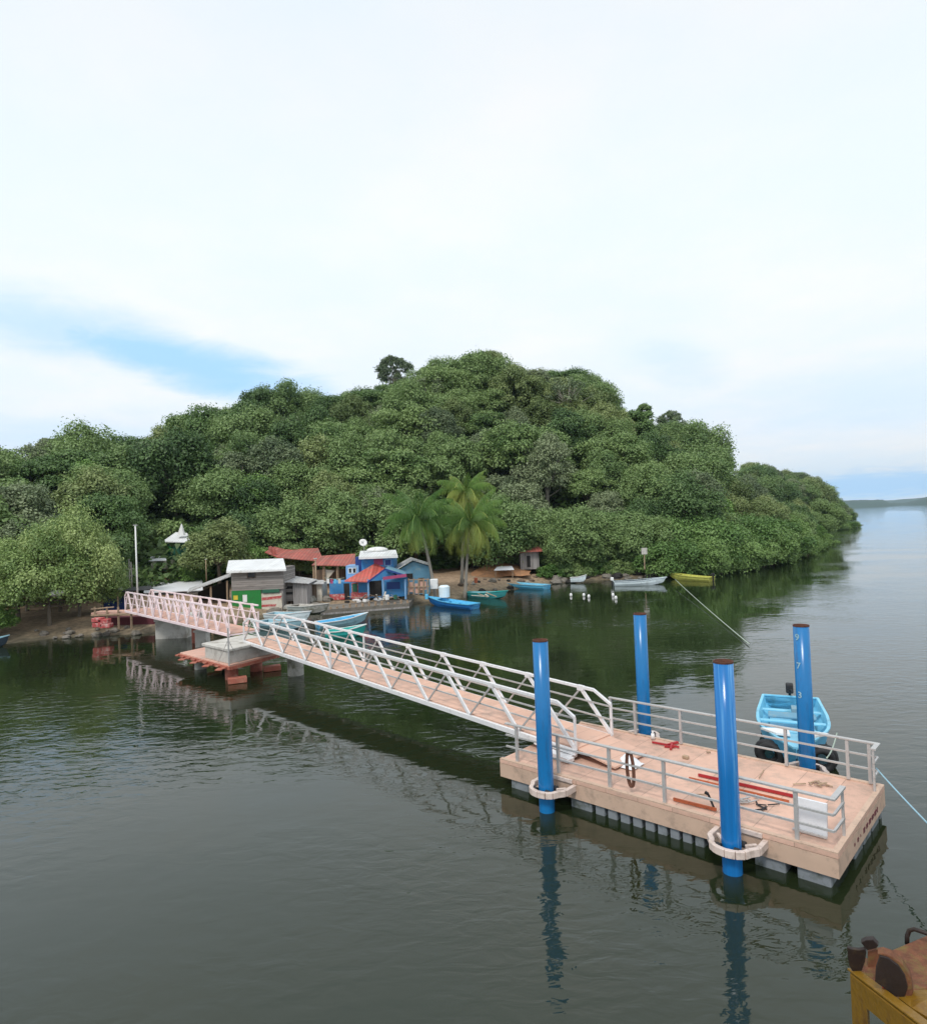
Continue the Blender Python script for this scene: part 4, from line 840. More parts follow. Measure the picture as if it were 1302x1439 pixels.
# long white wall building
g = empty('long_white_building', at(243, 845, 68), 'long low white building behind the footbridge', 'building')
mb = MB(); pb(mb, 204, 834, 283, 852, 68, 3); mb.build('wall', M['white'], g)
roof4(g, (202, 834), (285, 830), (284, 811), (204, 814), 67.2, 76, 'sheet', .07)
opening(g, 262, 838, 276, 842, 68, frame='white')
# sheds right of the plank house
g = empty('slatted_shed', at(425, 856, 61), 'grey slatted shed with a pale flat roof right of the plank house', 'shed')
mb = MB(); pb(mb, 399, 819, 411.5, 845, 61.2, 2.5); mb.build('slatted_wall', M['greywood'], g)
for y in (824, 832): mb = MB(); pb(mb, 401, y, 411, y+3.5, 61.17, .05); mb.build('slot_opening', M['dark'], g)
mb = MB(); pb(mb, 412, 820, 431, 851, 60.8, 2.8); mb.build('grey_panel_wall', M['greywoodv'], g)
roof4(g, (397, 818.5), (434, 820.5), (446, 815), (397, 808), 60.4, 65, 'greyroof', .07)
pieces('stilt', M['brownwood'], g, [(at(x, 845, 61.3), at(x+random.uniform(-3, 3), 866, 61), .13) for x in (404, 409, 415, 428)])
g = empty('brown_shed', at(442, 850, 63), 'small brown and cream shed next to the slatted shed', 'shed')
mb = MB(); pb(mb, 432, 820, 452, 846, 63, 2.5); mb.build('wall', M['cream'], g); mb = MB(); pb(mb, 433, 822, 445, 845, 62.97, .05); mb.build('door', M['brownwood'], g)
roof4(g, (430, 821), (455, 821), (455, 816), (430, 816), 62.6, 66, 'greyroof', .07)
# red-roofed buildings
g = empty('red_roof_hall', at(440, 850, 70), 'open timber hall under long faded red roofs behind the sheds', 'building')
mb = MB(); mb.prism([at(390, 784, 72), at(455, 790, 72), at(447, 771, 77), at(402, 773, 77)], (0, 0, .08)); mb.prism([at(372, 777, 74), at(390, 784, 72.1), at(402, 773, 77), at(385, 769, 77)], (0, 0, .08)); mb.build('hipped_roof', M['redroof'], g)
mb = MB(); mb.prism([at(438, 795, 69), at(499, 796, 69), at(499, 779, 74), at(452, 782, 74)], (0, 0, .08)); mb.build('front_roof', M['redroof'], g)
pieces('post', M['tanwood'], g, [(at(x, 796, 69.4), at(x+1, 848, 69.4), .2) for x in (441, 455, 474, 493)])
mb = MB(); pb(mb, 442, 800, 500, 848, 72.5, .15); mb.build('back_wall', M['brownwood'], g)
mb = MB(); mb.prism([at(455, 800, 69.6), at(470, 802, 69.6), at(457, 818, 69.6)], (0, .06, 0)); mb.build('gable_board', M['cream'], g)
mb = MB(); mb.prism([at(377, 772, 73), at(381, 771, 73), at(389, 778, 73), at(384, 780, 73)], (0, .05, .3)); tag(mb.build('tilted_red_panel', M['redroof']), 'small tilted red and white panel at the left end of the red roofs', 'roof panel')
# blue house
g = empty('blue_house', at(515, 845, 62), 'bright blue two-storey house with white upper roof and red porch roof', 'house')
mb = MB(); pb(mb, 508, 783, 553, 812, 66, 3.5); mb.build('upper_wall', M['blue'], g)
roof4(g, (504, 784), (559, 783), (556, 774), (506, 775.5), 65.2, 70.5, 'whiteroof', .1)
mb = MB(); pb(mb, 504, 782, 559, 785, 65.1, .06); mb.build('roof_fascia', M['white'], g)
opening(g, 525, 785.5, 538, 794, 66, 'magenta', name='shutter', frame='deepblue', fr=False)
opening(g, 541, 787, 549, 794, 66, 'deepblue', frame='lightblue')
mb = MB(); pb(mb, 486, 795, 504, 817, 66.2, 2.5); mb.build('side_wall', M['lightblue'], g)
for x in (490, 496): opening(g, x, 799, x+3.5, 805, 66.2, frame='white')
mb = MB(); pb(mb, 499.5, 783, 507.8, 812, 66.4, 2.8); mb.build('recess_wall', M['deepblue'], g)
mb = MB(); pb(mb, 463, 817, 570, 840, 63.4, 3.0); mb.build('ground_floor_wall', M['blue'], g)
mb = MB(); pb(mb, 463, 835, 484, 843, 63.25, .15); mb.build('red_plinth', M['redbase'], g)
mb = MB(); mb.prism([at(517, 817, 62.4), at(566, 813, 62.4), at(541, 800.5, 62.4)], (0, .12, 0)); mb.build('gable', M['blue'], g)
roof4(g, (484, 817.5), (517, 818.5), (541, 799.5), (527, 793), 62.0, 66, 'brightred', .1, 'porch_roof')
mb = MB(); mb.prism([at(484, 817.5, 61.6), at(517, 818, 61.6), at(542, 799.5, 62.2), at(529, 794, 65)], (0, 0, .09)); 
mb = MB(); mb.bar(at(516, 818.5, 61.9), at(541, 800, 61.9), .1, .16); mb.bar(at(541, 800, 61.9), at(568, 808.5, 61.9), .1, .16); mb.build('barge_boards', M['deepblue'], g)
mb = MB(); mb.bar(at(538, 813, 61.8), at(571, 808.5, 61.8), .08, .28); mb.build('magenta_fascia', M['magenta'], g)
mb = MB(); mb.prism([at(541, 800, 61.9), at(570, 809, 61.9), at(570, 804, 65.5), at(545, 796, 65.5)], (0, 0, .07)); mb.build('porch_side_roof', M['tealgrey'], g)
opening(g, 518, 816, 536, 838, 63.4, 'dark', name='doorway', fr=False); opening(g, 483, 820, 491, 841, 63.4, 'dark', name='doorway', fr=False)
opening(g, 495, 820, 502, 832, 63.4, 'darkgreen', name='window', frame='redbase'); opening(g, 543, 818, 562, 828, 63.4, 'deepblue', name='window', frame='blue')
pieces('porch_post', M['lightblue'], g, [(at(x, 814, 62.2), at(x+1, 842, 62.2), .13) for x in (517, 538, 569)])
mb = MB(); pb(mb, 493, 833, 516, 841, 63.0, .1); mb.build('low_porch_wall', M['redbase'], g)
mb = MB(); mb.blob(at(530, 773, 70), (1.15, 1.0, .34), 9, rough=.02); tag(mb.build('white_roof_tank', M['white'], smooth=True), 'rounded white tank top behind the blue house roof', 'water tank')
# dish
c = at(510, 763, 68); e = empty('satellite_dish', c+Vector((0, 0, -1.4)), 'white satellite dish above the blue house', 'satellite dish'); vs = [c]; n = 16; ax = Vector((.3, -.8, .5)).normalized(); s1_ = ax.cross(Vector((0, 0, 1))).normalized(); s2_ = ax.cross(s1_)
mb = MB(); vs = []
for r, dpt in ((.05, 0), (.25, .04), (.42, .1), (.42, .07), (.25, .01), (.05, -.03)):
    for k in range(n): t = 2*math.pi*k/n; vs.append(c+(s1_*math.cos(t)+s2_*math.sin(t))*r+ax*dpt)
mb.add(vs, [(i*n+k, i*n+(k+1) % n, (i+1)*n+(k+1) % n, (i+1)*n+k) for i in range(5) for k in range(n)]+[tuple(range(n))]); mb.build('reflector', M['white'], e, smooth=True)
mb = MB(); mb.tube([c-ax*.05, c+Vector((.05, .2, -.5)), c+Vector((.05, .25, -1.6))], .035, 6); mb.tube([c-s2_*-.4, c+ax*.4], .015, 5); mb.build('bracket', M['rail'], e)
# teal-grey gable house
g = empty('teal_house', at(580, 838, 65), 'faded teal gabled house between the blue house and the left palm', 'house')
mb = MB(); mb.prism([at(557, 835, 66), at(603, 835, 66), at(603, 796, 66), at(580, 789, 66), at(557, 803, 66)], (0, 3.5, 0)); mb.build('wall', M['tealgrey'], g)
mb = MB(); mb.prism([at(552, 804, 65.6), at(580, 787.5, 65.6), at(577, 784, 70), at(549, 799, 70)], (0, 0, .08)); mb.prism([at(580, 787.5, 65.6), at(606, 796, 65.6), at(603, 792, 70), at(577, 784, 70)], (0, 0, .08)); mb.build('roof', M['greyroof'], g)
opening(g, 571, 806, 580, 814, 66, 'dark', frame='tealgrey'); opening(g, 588, 812, 596, 834, 66, 'brownwood', name='door', frame='tealgrey')
# clutter in front of teal house
e = empty('fish_rack', at(587, 834, 62.5), 'pinkish rack of hanging boards in front of the teal house', 'rack'); mb = MB()
for x in (574, 581, 588, 595, 601): mb.bar(at(x, 813, 62.5), at(x, 836, 62.5), .09)
mb.bar(at(572, 815, 62.5), at(603, 814, 62.5), .08); mb.bar(at(572, 825, 62.5), at(603, 824, 62.5), .08); mb.build('rack_frame', M['tanwood'], e)
for q_ in ((575, 818, 580, 832), (583, 820, 587, 834), (590, 817, 599, 829)): mb = MB(); pb(mb, *q_, 62.6, .05); mb.build('hanging_board', M['pinkslab'], e)
mb = MB(); pb(mb, 604, 814, 615, 828, 63, .6); tag(mb.build('white_locker', M['white'], bevel=.06), 'white box-shaped locker at the foot of the left palm', 'locker')
c = at(624, 830, 61.5); mb = MB(); mb.tube([c+Vector((0, 0, -.6)), c+Vector((0, 0, .35)), c+Vector((0, 0, .5))], [.5, .52, .35], 16); tag(mb.build('water_tank', M['bt_white'], smooth=False), 'pale round water tank standing on the beach behind the blue boat', 'water tank')
# beach shack
g = empty('beach_shack', at(745, 800, 80), 'small grey shack with rusty roof under the trees behind the beach', 'shack')
mb = MB(); pb(mb, 731, 776, 757, 800, 80, 2.5); mb.build('wall', M['greywoodv'], g); roof4(g, (728, 777), (762, 775), (758, 766), (733, 768), 79.4, 83.5, 'redroof', .08); opening(g, 740, 781, 745, 797, 80, 'dark', name='doorway', fr=False)
g = empty('white_awning', at(708, 805, 76), 'white awning over the gear at the end of the beach', 'awning'); roof4(g, (694, 802), (722, 801), (719, 796), (698, 797), 76, 79, 'sheet', .06, 'canopy'); pieces('post', M['tanwood'], g, [(at(x, 801.5, 76.2), at(x, 812, 76.2), .07) for x in (696, 720)])
# hillside house with white roof
g = empty('hillside_house', at(252, 782, 78), 'white-roofed house with green wall on the slope behind the olive tree', 'house')
mb = MB(); pb(mb, 232, 764, 262, 785, 78, 4); mb.build('wall', M['darkgreen'], g); mb = MB(); mb.prism([at(228, 762, 77.5), at(268, 763, 77.5), at(263, 750, 81), at(247, 749, 81)], (0, 0, .1)); mb.build('roof', M['whiteroof'], g)
mb = MB(); mb.tube([at(255, 752, 79), at(255, 742, 79), at(255, 736, 79)], [.5, .22, .04], 8); mb.build('spire', M['white'], g); mb = MB(); pb(mb, 236, 768, 241, 776, 77.9, .1); mb.build('window', M['green'], g)
g = empty('hillside_hut', at(220, 795, 74), 'small white-roofed hut on the orange earth bank below the hillside house', 'hut'); mb = MB(); pb(mb, 212, 788, 232, 800, 74, 2.5); mb.build('wall', M['cream'], g); roof4(g, (209, 789), (234, 788), (232, 782), (212, 783), 73.6, 76.5, 'whiteroof', .07)
# earth banks
def bank(name, ptsx, d, th, lb, m_='earth', ns=8, amp=.35):
    mb = MB(); vs = []; n = 14; cols = len(ptsx)
    x0, x1 = ptsx[0][0], ptsx[-1][0]
    for i in range(n+1):
        px = x0+(x1-x0)*i/n; top = np.interp(px, [p[0] for p in ptsx], [p[1] for p in ptsx]); bot = np.interp(px, [p[0] for p in ptsx], [p[2] for p in ptsx])
        for j in range(ns+1):
            t = j/ns; p = at(px, bot+(top-bot)*math.sin(t*math.pi/2), d+th*t); r = amp*.4; vs.append((p.x+random.uniform(-r, r), p.y+random.uniform(-r, r), p.z+random.uniform(-r, r)*.5))
    mb.add(vs, [(i*(ns+1)+j, (i+1)*(ns+1)+j, (i+1)*(ns+1)+j+1, i*(ns+1)+j+1) for i in range(n) for j in range(ns)]); o = mb.build(name, M[m_], smooth=True)
    return tag(o, None, None, kind='structure')
bank('bank', [(188, 800, 814), (212, 792, 817), (240, 795, 817)], 73.5, 5, '')
bank('bank', [(655, 808, 814), (680, 794, 812), (712, 790, 810), (745, 798, 808)], 77, 7, '')
# stone quay under blue house and rocks
g = empty('timber_quay', at(515, 850, 60), 'low weathered timber and stone quay edge under the blue house', 'quay'); mb = MB(); mb.prism([P(452, 864, .0), P(575, 854, 0), P(578, 845, .5)+Vector((0, 3, -.5)), P(455, 850, .5)+Vector((0, 3, -.5))], (0, 0, .42)); mb.build('quay_floor', M['stone'], g)
for x in range(456, 574, 9): p = P(x, 863.5-(x-452)*.081, 0); MB().bar(p+Vector((0, -.05, -.6)), p+Vector((0, -.05, .55+random.uniform(0, .25))), .14).build('quay_post', M['tanwood'], g)
mb = MB(); mb.bar(P(452, 863, .3)+Vector((0, -.15, 0)), P(575, 853, .3)+Vector((0, -.15, 0)), .08, .14); mb.build('quay_beam', M['greywoodv'], g)
def debris(n, x0, x1, yf, d0, d1, mats, sz, name, lb, cat, group):
    for k in range(n):
        px = random.uniform(x0, x1); p = P(px, yf(px), 0); d = p.y+random.uniform(d0, d1); x = p.x/p.y*d; z = max(tz(x, d), 0); s = random.uniform(*sz)
        mb = MB(); mb.blob((x, d, z+s*.2), (s*random.uniform(.8, 1.4), s, s*random.uniform(.5, .8)), 6, rough=.22, seed=k+int(px)); tag(mb.build(name, M[random.choice(mats)]), lb, cat, group)
sy = lambda px: float(np.interp(px, [a for a, b in shore_px], [b for a, b in shore_px]))
debris(26, 385, 470, sy, -1.2, 3.5, ['stone', 'concgrey'], (.25, .65), 'shore_rock', 'grey rock on the shore below the sheds', 'rock', 'rocks below the sheds')
debris(26, 640, 800, sy, .8, 6.5, ['stone', 'concgrey', 'brownwood', 'stone', 'dark', 'black'], (.15, .42), 'beach_lump', 'rock or bundle of gear lying on the beach by the light blue boat', 'rock', 'lumps on the beach by the light blue boat')
debris(16, 780, 935, sy, -.5, 1.6, ['stone', 'dark'], (.3, .7), 'bank_rock', 'dark rock at the foot of the trees behind the white boat', 'rock', 'rocks behind the white boat')
debris(20, 0, 215, sy, -.6, 2.0, ['stone'], (.12, .38), 'bank_rock', 'pale rock on the shore below the left mangroves', 'rock', 'rocks below the left mangroves')
debris(14, 488, 570, sy, 1.8, 3.2, ['dark', 'concgrey', 'white', 'black'], (.18, .35), 'gear_bundle', 'grey bundle of fishing gear on the quay before the blue house', 'fishing gear', 'bundles on the quay')
for x0, y0, x1, y1, d, m_, nm, lb in (
    (404, 858, 409, 866, 59.5, 'blue', 'plastic_drum', 'blue drum among the rocks below the slatted shed'),
    (432, 850, 437, 858, 60.5, 'redbase', 'plastic_drum', 'faded red drum below the brown shed'),
    (541, 836, 547, 843, 61.0, 'white', 'plastic_drum', 'white drum on the quay before the blue house'),
    (553, 836, 558, 842, 61.0, 'darkgreen', 'plastic_drum', 'dark green drum on the quay before the blue house'),
    (597, 835, 602, 842, 62.0, 'bt_light', 'plastic_drum', 'light blue drum on the sand near the white locker'),
    (666, 812, 671, 819, 70.0, 'orange', 'plastic_drum', 'orange drum on the sand behind the teal green boat')):
    c = at((x0+x1)/2, y1, d); r_ = (x1-x0)*d/F/2; h_ = (y1-y0)*d/F; mb = MB(); mb.tube([c, c+Vector((0, 0, h_*.04)), c+Vector((0, 0, h_*.5)), c+Vector((0, 0, h_*.52)), c+Vector((0, 0, h_*.95)), c+Vector((0, 0, h_))], [r_*.95, r_, r_*.98, r_*1.04, r_, r_*.9], 14); tag(mb.build(nm, M[m_]), lb, 'drum')
for k in range(16):
    px = (500+k*5 if k < 12 else 600+k*6); c = at(px, 838-(px-500)*.02+random.uniform(0, 3), 61.2+random.uniform(0, 1.2)); v = Vector((random.uniform(-1, 1), random.uniform(-.4, .4), random.uniform(0, .25))).normalized()*random.uniform(.3, .8)
    mb = MB(); mb.bar(c-v, c+v, random.uniform(.06, .16), .05); tag(mb.build('loose_plank', M[random.choice(['tanwood', 'greywoodv', 'cream', 'brownwood'])]), 'loose plank lying about in front of the blue and teal houses', 'plank', 'loose planks in front of the houses')
e = empty('washing_line', at(480, 822, 62.5), 'line of washing hung between posts left of the red porch roof', 'washing line')
MB().tube([at(456, 812, 62.5), at(470, 814, 62.5), at(484, 812, 62.5)], .02, 5).build('line', M['ropegrey'], e)
for x_, m_ in ((459, 'white'), (464, 'magenta'), (469, 'bt_light'), (475, 'cream')): mb = MB(); pb(mb, x_, 813.5, x_+3.6, 820, 62.5, .03); mb.build('cloth', M[m_], e)
# red plastic tub etc
for px, py, d, m_, lb in ((144, 872, 50.5, 'redbase', 'red plastic crate pile at the shore end of the footbridge'),):
    e = empty('crate_pile', at(px, py+8, d), lb, 'crates'); mb = MB(); [mb.box(at(px+a, py+b_, d), (.75, .6, .33)) for a, b_ in ((-5, 6), (3, 1), (6, 7), (-6, -1))]; mb.build('crates', M[m_], e, bevel=.04)
# mast and poles
for px, y0, y1, d, r, lb, m_ in ((190, 738, 850, 53.2, .075, 'tall white mast beside the footbridge', 'white'), (167, 782, 835, 66, .06, 'thin pale pole left of the tall mast', 'tanwood'), (181, 786, 835, 66, .06, 'grey wooden pole just left of the mast', 'greywoodv'), (289, 786, 822, 66, .05, 'thin pole in front of the dense olive tree', 'tanwood'), (443, 785, 850, 67, .09, 'slim wooden pole in front of the red roofs', 'tanwood')):
    t = at(px, y0, d); b_ = Vector((t.x, t.y, at(px+3, y1, d).z)); e = empty('mast' if px == 190 else 'wooden_pole', b_, lb, 'mast' if px == 190 else 'pole'); MB().tube([b_, t], [r, r*.75], 8).build('shaft', M[m_], e, smooth=True); MB().box(t, (r*4, r*2, r)).build('cap', M['rail'], e)
e = empty('utility_post', at(183, 830, 64), 'grey wooden frame post with crossbars beside the mast', 'post'); mb = MB(); mb.bar(at(184, 790, 64), at(186, 838, 64), .09); mb.bar(at(177, 800, 64), at(187, 799, 64), .06); mb.bar(at(177, 810, 64), at(187, 809, 64), .06); mb.build('frame', M['greywoodv'], e)
# black shade roof by the bridge
g = empty('shade_shelter', at(175, 850, 57), 'black shade-net shelter with a white patch at the shore end of the footbridge', 'shelter'); mb = MB(); mb.prism([at(140, 834, 56.5), at(216, 829, 56.5), at(212, 824, 60), at(146, 829, 60)], (0, 0, .07)); mb.build('net_roof', M['black'], g)
mb = MB(); mb.prism([at(149, 830.5, 56.6), at(172, 829, 56.6), at(172, 822, 59.6), at(153, 823.5, 59.6)], (0, 0, .1)); mb.build('white_sheet', M['white'], g); pieces('post', M['tanwood'], g, [(at(x, y, 56.7), at(x+1, 862, 56.7), .1) for x, y in ((143, 834), (165, 832), (190, 831), (213, 830))])
mb = MB(); pb(mb, 142, 838, 176, 862, 58.5, .1); mb.build('back_wall', M['deepblue'], g)
# pale boats/tarps under the mangrove
for (x0, y0, x1, y1, lb) in ((4, 824, 34, 838, 'pale grey tarp under the left mangroves at the photo edge'), (70, 829, 88, 838, 'white tarp showing through the mangrove leaves')):
    mb = MB(); c = at((x0+x1)/2, (y0+y1)/2, 51.5); w = (x1-x0)*51.5/F; mb.blob(c, (w/2, .5, (y1-y0)*51.5/F/2), 7, rough=.15, seed=x0); tag(mb.build('folded_tarp', M['white'], smooth=False), lb, 'tarp')
e = empty('white_notice', at(905, 790, 78), 'small white board on a post among the dark trees behind the white boat', 'sign'); mb = MB(); pb(mb, 901, 770, 909, 779, 75.5, .06); mb.build('panel', M['conc'], e); mb = MB(); mb.bar(at(905, 779, 75.6), at(905.5, 800, 75.6), .09); mb.build('post', M['tanwood'], e)
# ------------------------------------------------------------------ the ferry corner at bottom right
SH = empty('ferry_bulwark', at(1250, 1420, 3.1), 'yellow corner of the ferry bulwark with a rusty fairlead at bottom right', 'ship part')
q = lambda x, y, d: at(x, y, d)
a0 = q(1194, 1370, 3.25); a1 = q(1330, 1476, 2.55); per = Vector((.045, .06, 0)); nd_ = Vector((0, 0, 1))
def strip(t0, t1, z0, z1, mb): p = a0.lerp(a1, t0); r_ = a0.lerp(a1, t1); mb.prism([p+nd_*z1, r_+nd_*z1, r_+nd_*z0, p+nd_*z0], per)
mb = MB(); strip(0, 1, -.10, 0, mb); strip(0, .20, -.9, -.10, mb); strip(.20, 1, -.9, -.34, mb); strip(.55, 1, -.34, -.10, mb); mb.build('bulwark_plate', M['shipyellow'], SH)
mb = MB(); mb.bar(a0+Vector((.028, .03, .006)), a1+Vector((.028, .03, .006)), .05, .012); mb.build('cap_rail', M['shipyellow'], SH, bevel=.005)
mb = MB(); mb.prism([q(1214, 1366, 3.27), q(1280, 1416, 2.93), q(1320, 1440, 2.8), q(1330, 1390, 3.0), q(1278, 1392, 3.08), q(1240, 1360, 3.3)], (0, 0, -.02)); mb.build('top_plate', M['shipyellow'], SH)
# raised rusty pedestal behind the chock
pa, pb_, pc, pd = q(1240, 1340, 3.42), q(1272, 1394, 3.10), q(1345, 1380, 3.15), q(1345, 1296, 3.62)
mb = MB(); mb.prism([pa, pb_, pc, pd], (0, 0, -.16)); mb.build('rusty_platform', M['shiprust'], SH, bevel=.008)
mb = MB(); mb.tube([q(1274, 1327, 3.5), q(1274, 1316, 3.5), q(1277, 1308, 3.5), q(1284, 1306, 3.48), q(1320, 1318, 3.4)], .011, 8); mb.build('grab_handle', M['shipdark'], SH, smooth=True)
fr = bpy.data.objects.new('fairlead', None); COL.objects.link(fr); fr.parent = SH
def horn(pts_, d, dv_, name, m_='shipdark'):
    mb = MB(); mb.prism([q(x, y, d) for x, y in pts_], dv_); mb.build(name, M[m_], fr, bevel=.003)
horn([(1190, 1332), (1197, 1334.5), (1206, 1335.5), (1214, 1334), (1217, 1338), (1215, 1352), (1211, 1363), (1206, 1373), (1198, 1367), (1193, 1358), (1191, 1346)], 3.24, (.012, .02, 0), 'left_horn')
horn([(1209, 1325), (1216, 1321.5), (1226, 1321), (1234, 1329), (1231, 1333), (1218, 1336), (1213, 1330)], 3.26, (.02, .03, 0), 'horn_tip')
horn([(1236, 1344), (1247, 1347), (1262, 1358), (1271, 1372), (1275, 1388), (1270, 1403), (1256, 1400), (1241, 1389), (1229, 1380), (1230, 1362)], 3.02, (.015, .022, 0), 'right_horn')
horn([(1232, 1341), (1240, 1340), (1252, 1344), (1268, 1356), (1279, 1374), (1283, 1392), (1279, 1408), (1270, 1403), (1275, 1388), (1271, 1372), (1262, 1358), (1247, 1347)], 3.03, (.03, .045, 0), 'horn_flange', 'shiprust')
horn([(1219, 1338), (1234, 1335), (1238, 1346), (1231, 1358), (1230, 1366), (1219, 1362)], 3.28, (.01, .02, 0), 'inner_web', 'shiprust')
mb = MB(); mb.prism([q(1206, 1373, 3.235), q(1262, 1412, 2.99), q(1266, 1398, 3.06), q(1240, 1362, 3.30), q(1213, 1352, 3.36)], (.01, .015, .014)); mb.build('base_plate', M['shiprust'], fr)
c = q(1245, 1392, 3.05); mb = MB(); mb.tube([c+Vector((0, 0, -.02)), c+Vector((0, 0, .03))], .018, 10); mb.build('red_bolt', M['redtool'], fr, smooth=True)
# ------------------------------------------------------------------ haze
hm = bpy.data.materials.new('haze_air'); hm.use_nodes = True; nt = hm.node_tree; nt.nodes.clear()
out = nt.nodes.new('ShaderNodeOutputMaterial'); pv = nt.nodes.new('ShaderNodeVolumePrincipled'); pv.inputs['Color'].default_value = (.62, .82, 1, 1); pv.inputs['Density'].default_value = .00010; pv.inputs['Anisotropy'].default_value = 0; nt.links.new(pv.outputs[0], out.inputs['Volume'])
HAZE = True
if HAZE:
    mb = MB(); mb.box((0, 0, 150), (11300, 11300, 308)); tag(mb.build('haze', hm), 'thin pale haze over the water', 'haze', kind='stuff')
# ------------------------------------------------------------------ world and sun
w = bpy.data.worlds.new('World'); S.world = w; w.use_nodes = True; nt = w.node_tree; L = nt.links; bg = nt.nodes['Background']
EL, AZ = math.radians(52), math.radians(205)
sky = nd(nt, 'ShaderNodeTexSky', sky_type='NISHITA', sun_disc=False, sun_elevation=EL, sun_rotation=AZ)
tc = nd(nt, 'ShaderNodeTexCoord'); sp = nd(nt, 'ShaderNodeSeparateXYZ'); L.new(tc.outputs['Generated'], sp.inputs[0])
def wm_(op, a, b=None, c=None, clamp=False):
    n = nd(nt, 'ShaderNodeMath', operation=op); n.use_clamp = clamp
    for i, v in enumerate((a, b, c)):
        if v is None: continue
        if isinstance(v, (int, float)): n.inputs[i].default_value = v
        else: L.new(v, n.inputs[i])
    return n.outputs[0]
# cloud sheet seen in perspective: direction divided by its height
zc = wm_('MAXIMUM', sp.outputs[2], .0); zz_ = wm_('ADD', zc, .12)
cx = wm_('DIVIDE', sp.outputs[0], zz_); cy = wm_('DIVIDE', sp.outputs[1], zz_); cb = nd(nt, 'ShaderNodeCombineXYZ'); L.new(cx, cb.inputs[0]); L.new(cy, cb.inputs[1])
n1 = nd(nt, 'ShaderNodeTexNoise', Scale=1.1, Detail=7.0, Roughness=.55); L.new(cb.outputs[0], n1.inputs['Vector'])
n2 = nd(nt, 'ShaderNodeTexNoise', Scale=3.2, Detail=8.0, Roughness=.6, Distortion=.4); L.new(cb.outputs[0], n2.inputs['Vector'])
az = wm_('DIVIDE', sp.outputs[0], wm_('MAXIMUM', sp.outputs[1], .05)); elv = wm_('DIVIDE', sp.outputs[2], wm_('MAXIMUM', sp.outputs[1], .05))
front = wm_('GREATER_THAN', sp.outputs[1], .05)
def gap(px, py, sx, sy, tilt, amp, soft):
    a_, b_ = ray(px, py)
    da = wm_('SUBTRACT', az, a_); de = wm_('SUBTRACT', elv, b_)
    ct, st = math.cos(tilt), math.sin(tilt)
    xr = wm_('DIVIDE', wm_('ADD', wm_('MULTIPLY', da, ct), wm_('MULTIPLY', de, st)), sx); yr_ = wm_('DIVIDE', wm_('SUBTRACT', wm_('MULTIPLY', de, ct), wm_('MULTIPLY', da, st)), sy)
    r2 = wm_('SQRT', wm_('ADD', wm_('MULTIPLY', xr, xr), wm_('MULTIPLY', yr_, yr_)))
    r2 = wm_('ADD', r2, wm_('MULTIPLY', wm_('SUBTRACT', n2.outputs[0], .5), 1.7))
    m_ = nd(nt, 'ShaderNodeMapRange', interpolation_type='SMOOTHSTEP'); L.new(r2, m_.inputs[0]); m_.inputs[1].default_value = 1+soft; m_.inputs[2].default_value = 1-soft; m_.inputs[3].default_value = 0; m_.inputs[4].default_value = amp
    return wm_('MULTIPLY', m_.outputs[0], front)
g1 = gap(258, 508, .21, .034, -.30, .82, .75); g2 = gap(90, 462, .18, .04, -.25, .5, .8); g3 = gap(1235, 682, .15, .022, .02, .75, .6); g4 = gap(960, 515, .07, .03, -.3, .22, .9); g5 = gap(40, 615, .3, .03, 0, .25, .9)
g6 = gap(1180, 560, .25, .05, .05, .15, .9)
blue = wm_('MAXIMUM', wm_('MAXIMUM', g1, wm_('MAXIMUM', g2, g6)), wm_('MAXIMUM', wm_('MAXIMUM', g3, g4), g5))
tn = nd(nt, 'ShaderNodeMapRange', interpolation_type='SMOOTHSTEP'); L.new(n1.outputs[0], tn.inputs[0]); tn.inputs[1].default_value = .35; tn.inputs[2].default_value = .75; tn.inputs[3].default_value = .0; tn.inputs[4].default_value = 1.0
cc = nd(nt, 'ShaderNodeMix', data_type='RGBA'); L.new(tn.outputs[0], cc.inputs[0]); cc.inputs[6].default_value = (.86, .95, 1.03, 1); cc.inputs[7].default_value = (.98, .985, .985, 1)
skys = nd(nt, 'ShaderNodeVectorMath', operation='SCALE'); L.new(sky.outputs[0], skys.inputs[0]); skys.inputs['Scale'].default_value = 1.0
cl = nd(nt, 'ShaderNodeVectorMath', operation='SCALE'); L.new(cc.outputs[2], cl.inputs[0])
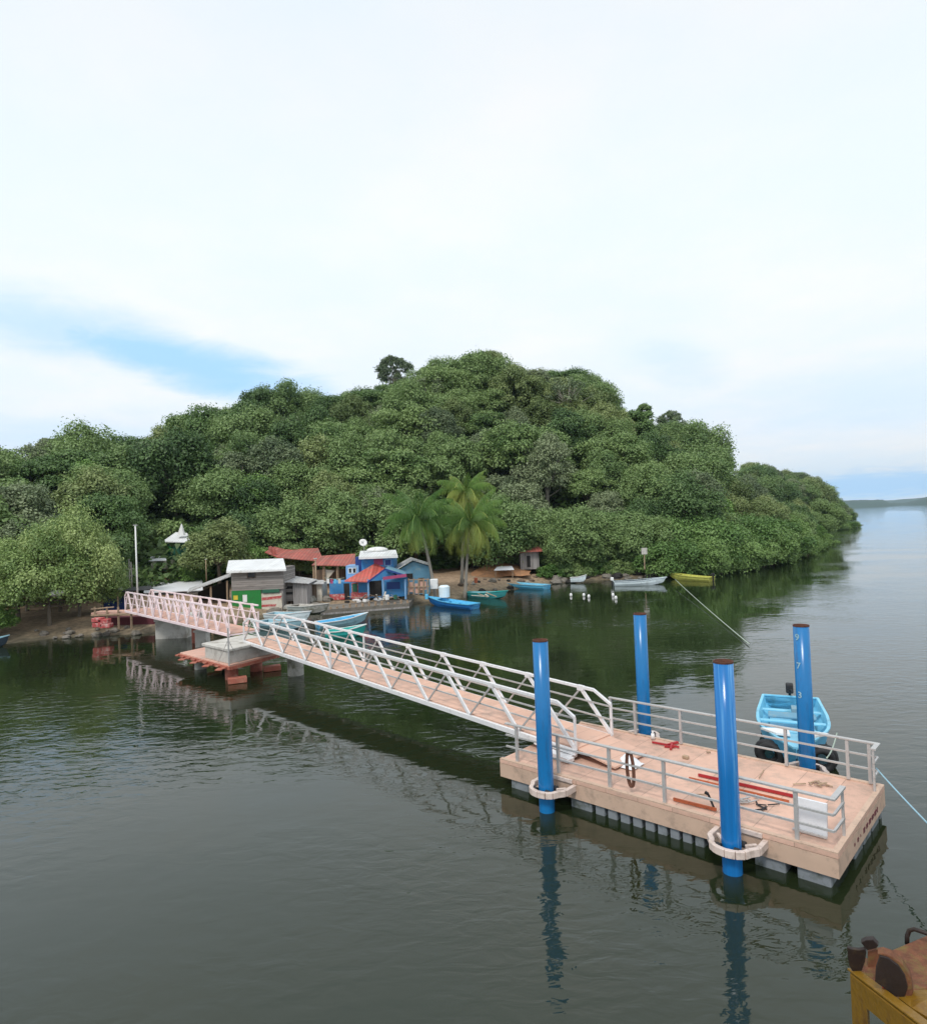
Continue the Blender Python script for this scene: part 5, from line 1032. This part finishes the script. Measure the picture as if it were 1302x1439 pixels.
gn_ = nd(nt, 'ShaderNodeMapRange', interpolation_type='SMOOTHSTEP'); L.new(sp.outputs[2], gn_.inputs[0]); gn_.inputs[1].default_value = .36; gn_.inputs[2].default_value = .64; gn_.inputs[3].default_value = 1.08/.12; gn_.inputs[4].default_value = 1.0/.12; L.new(gn_.outputs[0], cl.inputs['Scale'])
bl = nd(nt, 'ShaderNodeMix', data_type='RGBA'); bl.inputs[0].default_value = .95; L.new(skys.outputs[0], bl.inputs[6]); bl.inputs[7].default_value = (.36/.12, .76/.12, 1.25/.12, 1)
mx = nd(nt, 'ShaderNodeMix', data_type='RGBA'); L.new(blue, mx.inputs[0]); L.new(cl.outputs[0], mx.inputs[6]); L.new(bl.outputs[2], mx.inputs[7])
L.new(mx.outputs[2], bg.inputs[0]); bg.inputs[1].default_value = .12
sl = bpy.data.lights.new('Sun', 'SUN'); sl.energy = 2.1; sl.angle = math.radians(12); sl.color = (1, .96, .9)
so = bpy.data.objects.new('Sun', sl); COL.objects.link(so)
dirv = Vector((math.sin(AZ)*math.cos(EL), math.cos(AZ)*math.cos(EL), math.sin(EL))); so.rotation_euler = (-dirv).to_track_quat('-Z', 'Y').to_euler(); so.location = (0, 0, 80)
# ------------------------------------------------------------------ camera
cd = bpy.data.cameras.new('Camera'); co = bpy.data.objects.new('Camera', cd); COL.objects.link(co); S.camera = co
cd.sensor_fit = 'HORIZONTAL'; cd.sensor_width = 36; cd.lens = F/PW*36; cd.clip_end = 30000; cd.clip_start = .05
c, s = math.cos(PITCH), math.sin(PITCH); fw = Vector((0, c, s)); X0 = Vector((1, 0, 0)); Y0 = Vector((0, -s, c)); cr, sr = math.cos(ROLL), math.sin(ROLL)
Xc = X0*cr-Y0*sr; Yc = X0*sr+Y0*cr
co.matrix_world = Matrix(((Xc.x, Yc.x, -fw.x, 0), (Xc.y, Yc.y, -fw.y, 0), (Xc.z, Yc.z, -fw.z, CH), (0, 0, 0, 1)))
S.view_settings.view_transform = 'Standard'; S.view_settings.look = 'None'; S.view_settings.exposure = 0; S.view_settings.gamma = 1
S.cycles.max_bounces = 6; S.cycles.transparent_max_bounces = 8; S.cycles.volume_bounces = 0
